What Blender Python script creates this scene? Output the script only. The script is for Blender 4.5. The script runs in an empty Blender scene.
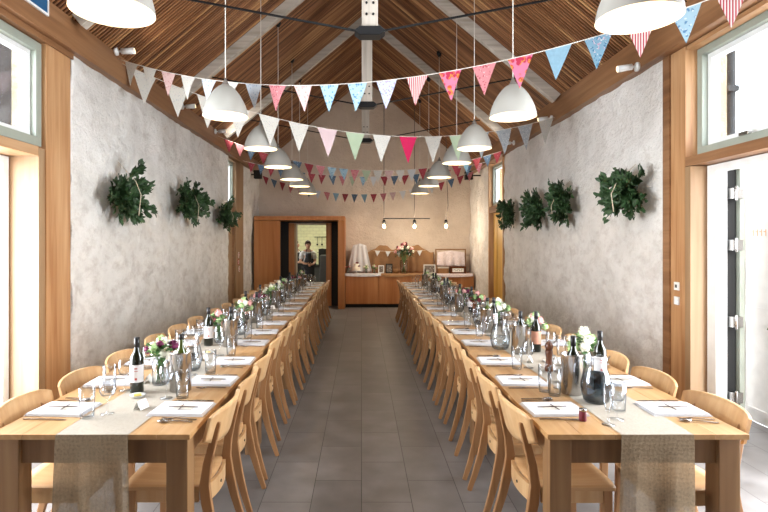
import bpy, bmesh, math, random
from mathutils import Vector, Matrix, noise
C = bpy.context.scene.collection
S = bpy.context.scene
R = random.Random(7)
PI = math.pi

# ------------------------------------------------------------------ camera
cam = bpy.data.cameras.new('camera')
cam.sensor_width = 36.0
cam.lens = 530.0 / 768.0 * 36.0
cam.shift_x = 22.5 / 768.0
cam.shift_y = -14.5 / 768.0
cam.clip_start = 0.05
cam_o = bpy.data.objects.new('camera', cam)
C.objects.link(cam_o)
cam_o.location = (0, 0, 1.65)
cam_o.rotation_euler = (PI / 2, 0, 0)
S.camera = cam_o

# ------------------------------------------------------------------ world, light, exposure
w = bpy.data.worlds.new('daylight')
S.world = w
w.use_nodes = True
bg = w.node_tree.nodes['Background']
bg.inputs[0].default_value = (0.93, 0.96, 1.0, 1)
bg.inputs[1].default_value = 6.0
S.view_settings.view_transform = 'Standard'
S.view_settings.look = 'None'
S.view_settings.gamma = 1.0
S.view_settings.use_curve_mapping = False
S.view_settings.exposure = 0.82


def area(name, loc, rot, sx, sy, power, col=(1, 1, 1)):
    l = bpy.data.lights.new(name, 'AREA')
    l.shape = 'RECTANGLE'
    l.size = sx
    l.size_y = sy
    l.energy = power
    l.color = col
    o = bpy.data.objects.new(name, l)
    o.location = loc
    o.rotation_euler = rot
    C.objects.link(o)
    return o


# daylight through the big glazed bays beside and behind the camera
area('left_bay_daylight', (-3.25, 2.95, 1.75), (0, -PI / 2, 0), 3.1, 1.8, 175, (0.90, 0.95, 1.0))
area('right_bay_daylight', (3.25, 2.75, 1.75), (0, PI / 2, 0), 3.1, 1.8, 175, (0.90, 0.95, 1.0))
area('overhead_fill', (0.07, 2.6, 5.2), (0, 0, 0), 2.2, 3.0, 60, (0.95, 0.98, 1.0))  # unseen fill added overhead to brighten tables and walls from above
area('kitchen_strip_light', (-1.3, 16.0, 2.55), (0, 0, 0), 1.6, 0.5, 30, (1.0, 0.93, 0.74))

# ------------------------------------------------------------------ materials


def lin(c):
    if isinstance(c, str):
        c = tuple(int(c[i:i + 2], 16) / 255 for i in (0, 2, 4))
    return tuple((x / 12.92 if x <= 0.04045 else ((x + 0.055) / 1.055) ** 2.4) for x in c) + (1,)


class NT:
    def __init__(s, name):
        s.m = bpy.data.materials.new(name)
        s.m.use_nodes = True
        s.t = s.m.node_tree
        s.n = s.t.nodes
        s.b = s.n['Principled BSDF']

    def node(s, typ, **kw):
        n = s.n.new(typ)
        for k, v in kw.items():
            if k.startswith('i_'):
                n.inputs[k[2:].replace('_', ' ')].default_value = v
            else:
                setattr(n, k, v)
        return n

    def link(s, a, b):
        s.t.links.new(a, b)

    def coords(s, scale=(1, 1, 1), rot=(0, 0, 0), kind='Object'):
        tc = s.node('ShaderNodeTexCoord')
        mp = s.node('ShaderNodeMapping')
        mp.inputs['Scale'].default_value = scale
        mp.inputs['Rotation'].default_value = rot
        s.link(tc.outputs[kind], mp.inputs[0])
        return mp.outputs[0]

    def ramp(s, fac, stops):
        r = s.node('ShaderNodeValToRGB')
        e = r.color_ramp.elements
        while len(e) < len(stops):
            e.new(0.5)
        for i, (p, c) in enumerate(stops):
            e[i].position = p
            e[i].color = lin(c) if not (isinstance(c, tuple) and len(c) == 4) else c
        s.link(fac, r.inputs[0])
        return r.outputs[0]

    def bump(s, h, strength=0.3, dist=0.01):
        b = s.node('ShaderNodeBump')
        b.inputs['Strength'].default_value = strength
        b.inputs['Distance'].default_value = dist
        s.link(h, b.inputs['Height'])
        s.link(b.outputs[0], s.b.inputs['Normal'])


def plain(name, col, rough=0.5, metal=0.0, spec=0.5, var=0.06, vs=8):
    t = NT(name)
    c = lin(col)
    nz = t.node('ShaderNodeTexNoise')
    nz.inputs['Scale'].default_value = vs
    nz.inputs['Detail'].default_value = 4
    t.link(t.coords(), nz.inputs['Vector'])
    lo = tuple(x * (1 - var) for x in c[:3]) + (1,)
    hi = tuple(min(1, x * (1 + var)) for x in c[:3]) + (1,)
    t.link(t.ramp(nz.outputs[0], [(0.3, lo), (0.7, hi)]), t.b.inputs['Base Color'])
    t.b.inputs['Roughness'].default_value = rough
    t.b.inputs['Metallic'].default_value = metal
    t.b.inputs['Specular IOR Level'].default_value = spec
    return t.m


def wood(name, lo, mid, hi, axis=2, rough=0.45, fine=26, spec=0.4):
    """axis is the grain direction."""
    t = NT(name)
    sc = [fine, fine, fine]
    sc[axis] = fine * 0.06
    co = t.coords(tuple(sc))
    n1 = t.node('ShaderNodeTexNoise')
    n1.inputs['Scale'].default_value = 1.0
    n1.inputs['Detail'].default_value = 6
    n1.inputs['Distortion'].default_value = 0.6
    t.link(co, n1.inputs['Vector'])
    sc2 = [3.0, 3.0, 3.0]
    sc2[axis] = 0.35
    n2 = t.node('ShaderNodeTexNoise')
    n2.inputs['Scale'].default_value = 1.0
    n2.inputs['Detail'].default_value = 3
    t.link(t.coords(tuple(sc2)), n2.inputs['Vector'])
    mx = t.node('ShaderNodeMath', operation='MULTIPLY_ADD')
    t.link(n2.outputs[0], mx.inputs[0])
    mx.inputs[1].default_value = 0.5
    m2 = t.node('ShaderNodeMath', operation='MULTIPLY')
    t.link(n1.outputs[0], m2.inputs[0])
    m2.inputs[1].default_value = 0.5
    t.link(m2.outputs[0], mx.inputs[2])
    t.link(t.ramp(mx.outputs[0], [(0.36, lo), (0.5, mid), (0.64, hi)]), t.b.inputs['Base Color'])
    t.b.inputs['Roughness'].default_value = rough
    t.b.inputs['Specular IOR Level'].default_value = spec
    t.bump(n1.outputs[0], 0.15, 0.002)
    return t.m


def emis(name, col, strength):
    t = NT(name)
    t.b.inputs['Base Color'].default_value = lin(col)
    t.b.inputs['Emission Color'].default_value = lin(col)
    t.b.inputs['Emission Strength'].default_value = strength
    return t.m


def thin_glass(name, tint=(1, 1, 1), base=0.06, edge=0.6, rim=False):
    t = NT(name)
    t.n.remove(t.b)
    out = t.n['Material Output']
    tr = t.node('ShaderNodeBsdfTransparent')
    tr.inputs[0].default_value = tint + (1,)
    gl = t.node('ShaderNodeBsdfGlossy')
    gl.inputs['Roughness'].default_value = 0.1
    gl.inputs['Color'].default_value = (0.95, 0.97, 1, 1)
    lw = t.node('ShaderNodeLayerWeight')
    lw.inputs[0].default_value = 0.35
    mr = t.node('ShaderNodeMapRange')
    t.link(lw.outputs['Facing'], mr.inputs[0])
    mr.inputs['To Min'].default_value = base
    mr.inputs['To Max'].default_value = edge
    if rim:
        t.link(t.ramp(lw.outputs['Facing'], [(0.3, tint + (1,)), (0.6, (0.72, 0.74, 0.76, 1)), (0.85, (0.42, 0.44, 0.46, 1)), (1.0, (0.15, 0.17, 0.19, 1))]), tr.inputs[0])
    mx = t.node('ShaderNodeMixShader')
    t.link(mr.outputs[0], mx.inputs[0])
    t.link(tr.outputs[0], mx.inputs[1])
    t.link(gl.outputs[0], mx.inputs[2])
    t.link(mx.outputs[0], out.inputs[0])
    return t.m


def plaster(name, base, light, stain, amount=0.55, sc=1.0):
    t = NT(name)
    co = t.coords()
    a = t.node('ShaderNodeTexNoise')
    a.inputs['Scale'].default_value = 1.6 * sc
    a.inputs['Detail'].default_value = 9
    a.inputs['Roughness'].default_value = 0.68
    t.link(co, a.inputs['Vector'])
    b = t.node('ShaderNodeTexNoise')
    b.inputs['Scale'].default_value = 5.5 * sc
    b.inputs['Detail'].default_value = 8
    b.inputs['Roughness'].default_value = 0.7
    t.link(t.coords((1, 1, 1.5)), b.inputs['Vector'])
    c1 = t.ramp(a.outputs[0], [(0.36, base), (0.6, light)])
    # worn, stained patches, denser low on the wall
    sp = t.node('ShaderNodeSeparateXYZ')
    t.link(co, sp.inputs[0])
    hz = t.node('ShaderNodeMapRange')
    t.link(sp.outputs['Z'], hz.inputs[0])
    hz.inputs['From Min'].default_value = 0.3
    hz.inputs['From Max'].default_value = 2.6
    hz.inputs['To Min'].default_value = 0.08
    hz.inputs['To Max'].default_value = -0.02
    ad = t.node('ShaderNodeMath', operation='ADD')
    t.link(b.outputs[0], ad.inputs[0])
    t.link(hz.outputs[0], ad.inputs[1])
    f = t.ramp(ad.outputs[0], [(0.50, (0, 0, 0, 1)), (0.80, (amount, amount, amount, 1))])
    mx = t.node('ShaderNodeMix', data_type='RGBA')
    t.link(f, mx.inputs[0])
    t.link(c1, mx.inputs[6])
    mx.inputs[7].default_value = lin(stain)
    t.link(mx.outputs[2], t.b.inputs['Base Color'])
    t.b.inputs['Roughness'].default_value = 0.9
    t.b.inputs['Specular IOR Level'].default_value = 0.15
    v = t.node('ShaderNodeTexVoronoi')
    v.inputs['Scale'].default_value = 5 * sc
    v.feature = 'SMOOTH_F1'
    ds = t.node('ShaderNodeMix', data_type='RGBA')
    ds.inputs[0].default_value = 0.12
    t.link(co, ds.inputs[6])
    t.link(a.outputs[1], ds.inputs[7])
    t.link(ds.outputs[2], v.inputs['Vector'])
    h = t.node('ShaderNodeMath', operation='MULTIPLY_ADD')
    t.link(b.outputs[0], h.inputs[0])
    h.inputs[1].default_value = 1.6
    t.link(v.outputs[0], h.inputs[2])
    fn = t.node('ShaderNodeTexNoise')
    fn.inputs['Scale'].default_value = 26
    fn.inputs['Detail'].default_value = 5
    t.link(co, fn.inputs['Vector'])
    h2 = t.node('ShaderNodeMath', operation='MULTIPLY_ADD')
    t.link(fn.outputs[0], h2.inputs[0])
    h2.inputs[1].default_value = 0.7
    t.link(h.outputs[0], h2.inputs[2])
    t.bump(h2.outputs[0], 0.7, 0.04)
    return t.m


def tiles(name):
    t = NT(name)
    co = t.coords((1, 1, 1), (0, 0, PI / 2))
    br = t.node('ShaderNodeTexBrick')
    br.inputs['Scale'].default_value = 1.0
    br.inputs['Brick Width'].default_value = 0.61
    br.inputs['Row Height'].default_value = 0.318
    br.inputs['Mortar Size'].default_value = 0.0025
    br.inputs['Mortar Smooth'].default_value = 0.2
    br.inputs['Color1'].default_value = lin('8c8886')
    br.inputs['Color2'].default_value = lin('7f7b79')
    br.inputs['Mortar'].default_value = lin('47423f')
    t.link(co, br.inputs['Vector'])
    n = t.node('ShaderNodeTexNoise')
    n.inputs['Scale'].default_value = 3.5
    n.inputs['Detail'].default_value = 7
    t.link(t.coords(), n.inputs['Vector'])
    mx = t.node('ShaderNodeMix', data_type='RGBA', blend_type='MULTIPLY')
    mx.inputs[0].default_value = 0.7
    t.link(br.outputs[0], mx.inputs[6])
    t.link(t.ramp(n.outputs[0], [(0.3, '9d9894'), (0.7, 'ffffff')]), mx.inputs[7])
    t.link(mx.outputs[2], t.b.inputs['Base Color'])
    t.link(t.ramp(n.outputs[0], [(0.3, (0.42, 0.42, 0.42, 1)), (0.7, (0.6, 0.6, 0.6, 1))]), t.b.inputs['Roughness'])
    t.b.inputs['Specular IOR Level'].default_value = 0.45
    t.bump(br.outputs[1], -0.3, 0.003)
    return t.m


def hessian(name, col, see=0.0, axes=(0, 2)):
    t = NT(name)
    co = t.coords((1, 1, 1))
    hs = []
    for ax in (0, 1, 2):
        wv = t.node('ShaderNodeTexWave', bands_direction='XYZ'[ax])
        wv.inputs['Scale'].default_value = 55
        wv.inputs['Distortion'].default_value = 0.5
        wv.inputs['Detail'].default_value = 2
        t.link(co, wv.inputs['Vector'])
        hs.append(wv.outputs[1])
    a = t.node('ShaderNodeMath', operation='ADD')
    t.link(hs[axes[0]], a.inputs[0])
    t.link(hs[axes[1]], a.inputs[1])
    a2 = t.node('ShaderNodeMath', operation='MULTIPLY')
    t.link(a.outputs[0], a2.inputs[0])
    a2.inputs[1].default_value = 1.5
    n = t.node('ShaderNodeTexNoise')
    n.inputs['Scale'].default_value = 90
    n.inputs['Detail'].default_value = 3
    t.link(t.coords((1, 1, 1)), n.inputs['Vector'])
    a3 = t.node('ShaderNodeMath', operation='MULTIPLY')
    t.link(a2.outputs[0], a3.inputs[0])
    t.link(n.outputs[0], a3.inputs[1])
    c = lin(col)
    lo = tuple(x * 0.8 for x in c[:3]) + (1,)
    hi = tuple(min(1, x * 1.15) for x in c[:3]) + (1,)
    t.link(t.ramp(a3.outputs[0], [(0.35, lo), (1.0, hi)]), t.b.inputs['Base Color'])
    t.b.inputs['Roughness'].default_value = 0.95
    t.b.inputs['Specular IOR Level'].default_value = 0.1
    t.bump(a3.outputs[0], 0.5, 0.002)
    if see > 0:
        r = t.ramp(a3.outputs[0], [(0.45, (1 - see, 1 - see, 1 - see, 1)), (0.75, (1, 1, 1, 1))])
        t.link(r, t.b.inputs['Alpha'])
    return t.m


def stripes(name, a, b, scale=60, ang=0.0):
    t = NT(name)
    wv = t.node('ShaderNodeTexWave', bands_direction='X')
    wv.inputs['Scale'].default_value = scale / 6.283
    wv.inputs['Distortion'].default_value = 0.0
    t.link(t.coords((1, 1, 1), (0, ang, 0)), wv.inputs['Vector'])
    t.link(t.ramp(wv.outputs[1], [(0.45, a), (0.55, b)]), t.b.inputs['Base Color'])
    t.b.inputs['Roughness'].default_value = 0.9
    return t.m


def floral(name, ground, spots, scale=45, thr=0.28):
    t = NT(name)
    v = t.node('ShaderNodeTexVoronoi')
    v.inputs['Scale'].default_value = scale
    co = t.coords()
    t.link(co, v.inputs['Vector'])
    n = t.node('ShaderNodeTexNoise')
    n.inputs['Scale'].default_value = scale * 0.9
    n.inputs['Detail'].default_value = 3
    t.link(co, n.inputs['Vector'])
    c = t.ramp(n.outputs[0], [(0.40 + 0.18 * i / max(1, len(spots)), s) for i, s in enumerate(spots)])
    f = t.ramp(v.outputs[0], [(thr, (1, 1, 1, 1)), (thr + 0.12, (0, 0, 0, 1))])
    mx = t.node('ShaderNodeMix', data_type='RGBA')
    t.link(f, mx.inputs[0])
    mx.inputs[6].default_value = lin(ground)
    t.link(c, mx.inputs[7])
    t.link(mx.outputs[2], t.b.inputs['Base Color'])
    t.b.inputs['Roughness'].default_value = 0.9
    return t.m


def wall_tiles(name):
    t = NT(name)
    br = t.node('ShaderNodeTexBrick')
    br.inputs['Scale'].default_value = 1.0
    br.inputs['Brick Width'].default_value = 0.2
    br.inputs['Row Height'].default_value = 0.1
    br.inputs['Mortar Size'].default_value = 0.004
    br.inputs['Color1'].default_value = lin('dcdcb4')
    br.inputs['Color2'].default_value = lin('d4d4ac')
    br.inputs['Mortar'].default_value = lin('a9a98c')
    t.link(t.coords((1, 1, 1), (PI / 2, 0, 0)), br.inputs['Vector'])
    t.link(br.outputs[0], t.b.inputs['Base Color'])
    t.b.inputs['Roughness'].default_value = 0.3
    return t.m


M = dict(
    wall_l=plaster('limewash_left', 'e0ded9', 'f0eeea', '9a8a7b', 0.5),
    wall_r=plaster('limewash_right', 'ddd9d3', 'ece8e3', '9f8c7d', 0.48),
    wall_b=plaster('limewash_back', 'cbbcae', 'd8cabc', 'aa9a8b', 0.25, 0.7),
    out_stone=plaster('outside_stone', '8f8672', 'aba28c', '62584a', 0.6, 2.0),
    floor=tiles('slate_floor_tiles'),
    oak_z=wood('post_timber', 'b07c50', 'c99a6c', 'd8ae84', 2, fine=18),
    oak_y=wood('beam_timber', '7a5335', '946946', 'a87d58', 1, fine=16),
    trim_y=wood('trim_timber_y', 'a2744c', 'bb8e63', 'cba47c', 1, fine=16),
    pale_z=wood('reveal_timber', 'b78e64', 'c8a27a', 'd2b08a', 2, fine=14),
    slat=wood('ceiling_slat', '855a38', 'a5754c', 'bd8d62', 0, fine=20, rough=0.6),
    board=plain('ceiling_backing', '24150d', 0.95),
    white_wood=wood('limed_truss_timber', '9d9487', 'b8afa3', 'c9c1b5', 0, fine=20, rough=0.7),
    iron=plain('black_iron', '1d1e20', 0.5, 0.6),
    greygreen=plain('grey_green_paint', '9aa094', 0.45),
    whiteframe=plain('white_paint', 'e6e7e6', 0.4),
    lit_door=wood('warm_lit_timber', 'c0923f', 'd8ab52', 'e3bb66', 2, fine=10),  # warm light falling on the far door is put into its yellow
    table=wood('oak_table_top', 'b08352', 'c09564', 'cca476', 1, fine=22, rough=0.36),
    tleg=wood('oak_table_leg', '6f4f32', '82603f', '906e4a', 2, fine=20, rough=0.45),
    chair=wood('beech_veneer', 'c99d6d', 'd6ad7d', 'dfba8e', 2, fine=24, rough=0.38),
    chair_h=wood('beech_veneer_seat', 'c39564', 'd0a474', 'd9b183', 1, fine=24, rough=0.36),
    chair_e=wood('beech_edge', '9a6e46', 'ab7e54', 'b88c62', 2, fine=24, rough=0.45),
    hess=hessian('hessian_runner', 'cfc5b6', 0.0, (0, 1)),
    hess_shaded=hessian('shaded_hessian', '9d8b73', 0.35),  # same cloth as the runner, shade at the hanging end put into the brown
    burlap=hessian('burlap', '9a7757'),
    linen=plain('white_linen', 'dedee2', 0.9, var=0.03),
    lace=floral('white_lace', 'dccfd2', ['efe6e8', 'cbbcc0'], 30, 0.3),
    paper=plain('white_card', 'efeeea', 0.8, var=0.02),
    tag=plain('kraft_tag', 'cfc8bd', 0.8),
    twig=plain('dark_twig', '4a3028', 0.8),
    steel=plain('cutlery_steel', 'a9a5a2', 0.22, 1.0, var=0.03),
    brushed=plain('brushed_steel', 'a8a6a4', 0.2, 1.0, var=0.05, vs=20),
    glass=thin_glass('clear_glass', (0.97, 0.98, 0.99), 0.02, 0.25, True),
    pane=thin_glass('window_pane', (0.97, 0.99, 1.0), 0.03, 0.3),
    water=thin_glass('water', (0.86, 0.91, 0.94), 0.08, 0.5),
    water_refracting=thin_glass('water_dark_refraction', (0.12, 0.19, 0.24), 0.03, 0.12),  # dark surroundings refracted in the water are put into the tint
    bottle=plain('dark_green_bottle', '12180f', 0.08, spec=0.8),
    greenbottle=plain('olive_bottle', '3f4a1c', 0.08, spec=0.8),
    foil=plain('black_foil', '15151a', 0.3),
    label=plain('bottle_label', 'd9d6d6', 0.7),
    labelb=plain('blue_grey_label', 'a7aebb', 0.7),
    labelo=plain('orange_label', 'c08a72', 0.7),
    red=plain('red_print', 'b0392f', 0.7),
    pepper=wood('dark_mill_wood', '3f2213', '55301d', '6a3e27', 2, rough=0.25),
    leaf=plain('evergreen_leaf', '35512f', 0.5, var=0.5, vs=14),
    leaf2=plain('fresh_leaf', '4f7540', 0.6, var=0.4, vs=20),
    stem=plain('plant_stem', '5a5a35', 0.7),
    ribbon=plain('beige_ribbon', 'cdbfa9', 0.9),
    purple=plain('purple_petal', '74204f', 0.7, var=0.3, vs=60),
    pinkp=plain('pink_petal', 'd9a3a0', 0.7, var=0.2, vs=60),
    whitep=plain('white_petal', 'e9e6d6', 0.7, var=0.1, vs=60),
    greenp=plain('green_hydrangea', 'a9c48a', 0.7, var=0.25, vs=60),
    redp=plain('dark_red_petal', '6c1f2c', 0.7, var=0.3, vs=60),
    shade=plain('lamp_enamel', 'c9c7bf', 0.4, var=0.02),
    shade_in=plain('lamp_enamel_inside', 'f5ead2', 0.5, var=0.01),
    bulb=emis('warm_bulb', 'ffe0b0', 1.6),
    bulb2=emis('filament_bulb', 'ffd9a0', 7.0),
    cord=plain('white_cord', 'd8d3ca', 0.7),
    greycord=plain('grey_cord', '6d655e', 0.7),
    blue=plain('blue_sign', '15517c', 0.4),
    ply=wood('orange_plywood', '9a5f33', 'ad7141', 'ba8150', 2, fine=9, rough=0.5),
    black=plain('black_paint', '151413', 0.7),
    ktile=wall_tiles('kitchen_tiles'),
    skin=plain('skin', 'c99a82', 0.6, var=0.04),
    hair=plain('brown_hair', '3b2a20', 0.7),
    shirt=plain('white_shirt', 'dcdcdc', 0.8),
    apron=plain('dark_apron', '24262c', 0.8),
    applegrey=plain('grey_appliance', '5d5f60', 0.35, 0.5),
    cake=plain('icing', 'efe9da', 0.6, var=0.02),
    pave=plain('pale_paving', 'b9bcbd', 0.8, var=0.1, vs=3),
    wicker=hessian('wicker', '8d6a4a'),
    photo=floral('framed_picture', '6d6660', ['c9c2ba', '3e3a38'], 40, 0.3),
)
F = [
    floral('cream_sprig_cloth', 'dcd9d0', ['c89a98', '9aa8b8'], 60, 0.16),
    floral('white_blue_cloth', 'd5dbe3', ['8aa6c8', 'b9c6d6'], 45, 0.26),
    floral('pink_rose_cloth', 'd98a90', ['e8b9ba', 'b5545f'], 45, 0.3),
    floral('pale_pink_cloth', 'e0bdb9', ['f0dcd6', 'cd9a96'], 40, 0.26),
    floral('sky_blue_cloth', 'a9cadb', ['d9e8ee', '5f8db5'], 38, 0.3),
    floral('blue_violet_cloth', 'c6d2e6', ['7a86bd', 'b9a3c9'], 50, 0.32),
    stripes('red_stripe_cloth', 'b83a48', 'ecdcd8', 120),
    floral('orange_flower_cloth', 'dd7fa0', ['e2542e', 'f0a23c', 'c22c50'], 22, 0.42),
    plain('light_blue_cloth', '8fb6cc', 0.9, var=0.08, vs=40),
    floral('paisley_blue_cloth', '7ea6bd', ['b892ae', 'dfe6e4', '4f7fa0'], 45, 0.36),
    plain('mint_cloth', 'b5c6a8', 0.9, var=0.05),
    plain('hot_pink_cloth', 'd61a5a', 0.9, var=0.05),
    plain('pale_rose_cloth', 'e2c8cb', 0.9, var=0.03),
    floral('grey_print_cloth', 'aab0b4', ['7e8890', 'c9ccd0'], 50, 0.3),
    plain('white_cloth', 'dfe2e6', 0.9, var=0.03),
    floral('red_print_cloth', 'a8404a', ['d88a8c', '7c2733'], 45, 0.25),
    floral('navy_print_cloth', '5d748c', ['b9c6cf', '3f556e'], 45, 0.3),
]
for m_ in F + [M[k] for k in ('linen', 'hess', 'tag', 'table', 'chair', 'chair_h', 'chair_e', 'floor', 'shade', 'shade_in', 'oak_z', 'pale_z', 'oak_y', 'trim_y')]:
    k_ = 0.58 if m_ is M['pale_z'] else 0.80 if m_ in F else (0.66 if m_ in (M['shade'], M['hess']) else 0.84)
    for n_ in m_.node_tree.nodes:
        if n_.type == 'VALTORGB' and n_.outputs[0].is_linked and n_.outputs[0].links[0].to_socket.name in ('Base Color', 'B'):
            for e_ in n_.color_ramp.elements:
                e_.color = tuple(x * k_ for x in e_.color[:3]) + (1,)
        if n_.type == 'MIX':
            c_ = n_.inputs[6].default_value
            n_.inputs[6].default_value = (c_[0] * k_, c_[1] * k_, c_[2] * k_, 1)
FN = ['cream sprigged', 'white and blue', 'rose pink', 'pale pink', 'sky blue', 'blue and violet', 'red and white striped',
      'orange and pink flowered', 'plain light blue', 'blue paisley', 'mint green', 'hot pink', 'pale rose', 'grey print', 'plain white',
      'red print', 'navy print']



def slat_mat():
    t = NT('ceiling_slats')
    sp = t.node('ShaderNodeSeparateXYZ')
    t.link(t.coords(), sp.inputs[0])
    dv = t.node('ShaderNodeMath', operation='DIVIDE')
    t.link(sp.outputs['Y'], dv.inputs[0])
    dv.inputs[1].default_value = 0.05
    ad = t.node('ShaderNodeMath', operation='ADD')
    t.link(dv.outputs[0], ad.inputs[0])
    ad.inputs[1].default_value = 0.5 - 1.0 + 40.0 - 40
    fl = t.node('ShaderNodeMath', operation='FLOOR')
    t.link(ad.outputs[0], fl.inputs[0])
    sx = t.node('ShaderNodeMath', operation='MULTIPLY')
    t.link(sp.outputs['X'], sx.inputs[0])
    sx.inputs[1].default_value = 0.35
    cb = t.node('ShaderNodeCombineXYZ')
    t.link(sx.outputs[0], cb.inputs[0])
    t.link(fl.outputs[0], cb.inputs[1])
    n = t.node('ShaderNodeTexNoise')
    n.inputs['Scale'].default_value = 1.37
    n.inputs['Detail'].default_value = 2
    t.link(cb.outputs[0], n.inputs['Vector'])
    t.link(t.ramp(n.outputs[0], [(0.34, '5c3820'), (0.48, '855736'), (0.58, 'a2714a'), (0.68, 'c89a66')]), t.b.inputs['Base Color'])
    t.b.inputs['Roughness'].default_value = 0.55
    return t.m


M['slat'] = slat_mat()
# ------------------------------------------------------------------ mesh helpers


class MB:
    def __init__(s):
        s.bm = bmesh.new()

    def _q(s, vs, fs, smooth=False):
        b = [s.bm.verts.new(v) for v in vs]
        out = []
        for f in fs:
            try:
                nf = s.bm.faces.new([b[i] for i in f])
                nf.smooth = smooth
                out.append(nf)
            except ValueError:
                pass
        return b

    def box(s, x0, x1, y0, y1, z0, z1):
        vs = [(x, y, z) for x in (x0, x1) for y in (y0, y1) for z in (z0, z1)]
        s._q(vs, [(0, 1, 3, 2), (4, 6, 7, 5), (0, 4, 5, 1), (2, 3, 7, 6), (0, 2, 6, 4), (1, 5, 7, 3)])
        return s

    def bar(s, p0, p1, w_, h_, up=(0, 0, 1)):
        p0, p1 = Vector(p0), Vector(p1)
        d = (p1 - p0).normalized()
        sd = d.cross(Vector(up)).normalized()
        u = sd.cross(d)
        vs = []
        for p in (p0, p1):
            for a, b in ((-1, -1), (1, -1), (1, 1), (-1, 1)):
                vs.append(p + sd * a * w_ / 2 + u * b * h_ / 2)
        s._q(vs, [(0, 1, 2, 3), (7, 6, 5, 4), (0, 4, 5, 1), (1, 5, 6, 2), (2, 6, 7, 3), (3, 7, 4, 0)])
        return s

    def sweep(s, pts, secs, side=None, smooth=True):
        """rectangular section (w along side, h across) swept along pts"""
        pts = [Vector(p) for p in pts]
        rings = []
        for i, p in enumerate(pts):
            d = (pts[min(i + 1, len(pts) - 1)] - pts[max(i - 1, 0)]).normalized()
            sd = Vector(side)
            sd = (sd - d * sd.dot(d)).normalized()
            u = sd.cross(d)
            w_, h_ = secs[i] if isinstance(secs, list) else secs
            rings.append([s.bm.verts.new(p + sd * a * w_ / 2 + u * b * h_ / 2) for a, b in ((-1, -1), (1, -1), (1, 1), (-1, 1))])
        for a, b in zip(rings, rings[1:]):
            for k in range(4):
                f = s.bm.faces.new((a[k], a[(k + 1) % 4], b[(k + 1) % 4], b[k]))
        s.bm.faces.new(rings[0][::-1])
        s.bm.faces.new(rings[-1])
        return s

    def tube(s, pts, r, n=8, closed=True):
        pts = [Vector(p) for p in pts]
        rings = []
        up = Vector((0, 0, 1))
        for i, p in enumerate(pts):
            d = (pts[min(i + 1, len(pts) - 1)] - pts[max(i - 1, 0)]).normalized()
            a = d.cross(up)
            if a.length < 0.05:
                a = d.cross(Vector((0, 1, 0)))
            a.normalize()
            b = d.cross(a)
            rr = r[i] if isinstance(r, (list, tuple)) else r
            rings.append([s.bm.verts.new(p + (a * math.cos(t) + b * math.sin(t)) * rr) for t in [2 * PI * k / n for k in range(n)]])
        for a, b in zip(rings, rings[1:]):
            for k in range(n):
                f = s.bm.faces.new((a[k], a[(k + 1) % n], b[(k + 1) % n], b[k]))
                f.smooth = True
        if closed:
            s.bm.faces.new(rings[0][::-1])
            s.bm.faces.new(rings[-1])
        return s

    def lathe(s, prof, c=(0, 0, 0), n=24, smooth=True):
        c = Vector(c)
        rings = []
        for r, z in prof:
            if r < 1e-5:
                rings.append([s.bm.verts.new(c + Vector((0, 0, z)))])
            else:
                rings.append([s.bm.verts.new(c + Vector((r * math.cos(t), r * math.sin(t), z))) for t in [2 * PI * k / n for k in range(n)]])
        for a, b in zip(rings, rings[1:]):
            for k in range(n):
                v = [a[k % len(a)], a[(k + 1) % len(a)], b[(k + 1) % len(b)], b[k % len(b)]]
                u = []
                for q in v:
                    if q not in u:
                        u.append(q)
                if len(u) > 2:
                    f = s.bm.faces.new(u)
                    f.smooth = smooth
        return s

    def prism(s, poly, axis, a, b):
        """poly is a list of 2D points in the plane across axis, extruded from a to b"""
        def P(u, v, t):
            return {0: (t, u, v), 1: (u, t, v), 2: (u, v, t)}[axis]
        n = len(poly)
        v1 = [s.bm.verts.new(P(u, v, a)) for u, v in poly]
        v2 = [s.bm.verts.new(P(u, v, b)) for u, v in poly]
        s.bm.faces.new(v1)
        s.bm.faces.new(v2[::-1])
        for k in range(n):
            s.bm.faces.new((v1[k], v2[k], v2[(k + 1) % n], v1[(k + 1) % n]))
        return s

    def blob(s, c, r, seed=0, amp=0.2, sub=2, sc=(1, 1, 1), freq=4):
        tmp = bmesh.new()
        bmesh.ops.create_icosphere(tmp, subdivisions=sub, radius=1)
        vm = {}
        for v in tmp.verts:
            k = 1 + amp * noise.noise(v.co * freq + Vector((seed * 7.3, seed * 3.1, seed)))
            vm[v] = s.bm.verts.new(Vector(c) + Vector((v.co.x * sc[0], v.co.y * sc[1], v.co.z * sc[2])) * r * k)
        for f in tmp.faces:
            nf = s.bm.faces.new([vm[v] for v in f.verts])
            nf.smooth = True
        tmp.free()
        return s

    def leafq(s, p, d, up, l, w_):
        """a folded leaf of six faces' outline"""
        d = Vector(d).normalized()
        sd = d.cross(Vector(up))
        if sd.length < 1e-3:
            sd = d.cross(Vector((1, 0, 0)))
        sd.normalize()
        u = sd.cross(d)
        p = Vector(p)
        b = [s.bm.verts.new(q) for q in (
            p, p + d * l * 0.35 + sd * w_ / 2 + u * w_ * 0.15, p + d * l * 0.75 + sd * w_ * 0.35 + u * w_ * 0.1, p + d * l - u * l * 0.1,
            p + d * l * 0.75 - sd * w_ * 0.35 + u * w_ * 0.1, p + d * l * 0.35 - sd * w_ / 2 + u * w_ * 0.15, p + d * l * 0.5 - u * w_ * 0.05)]
        for k in range(6):
            s.bm.faces.new((b[k], b[(k + 1) % 6], b[6]))
        return s

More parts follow.
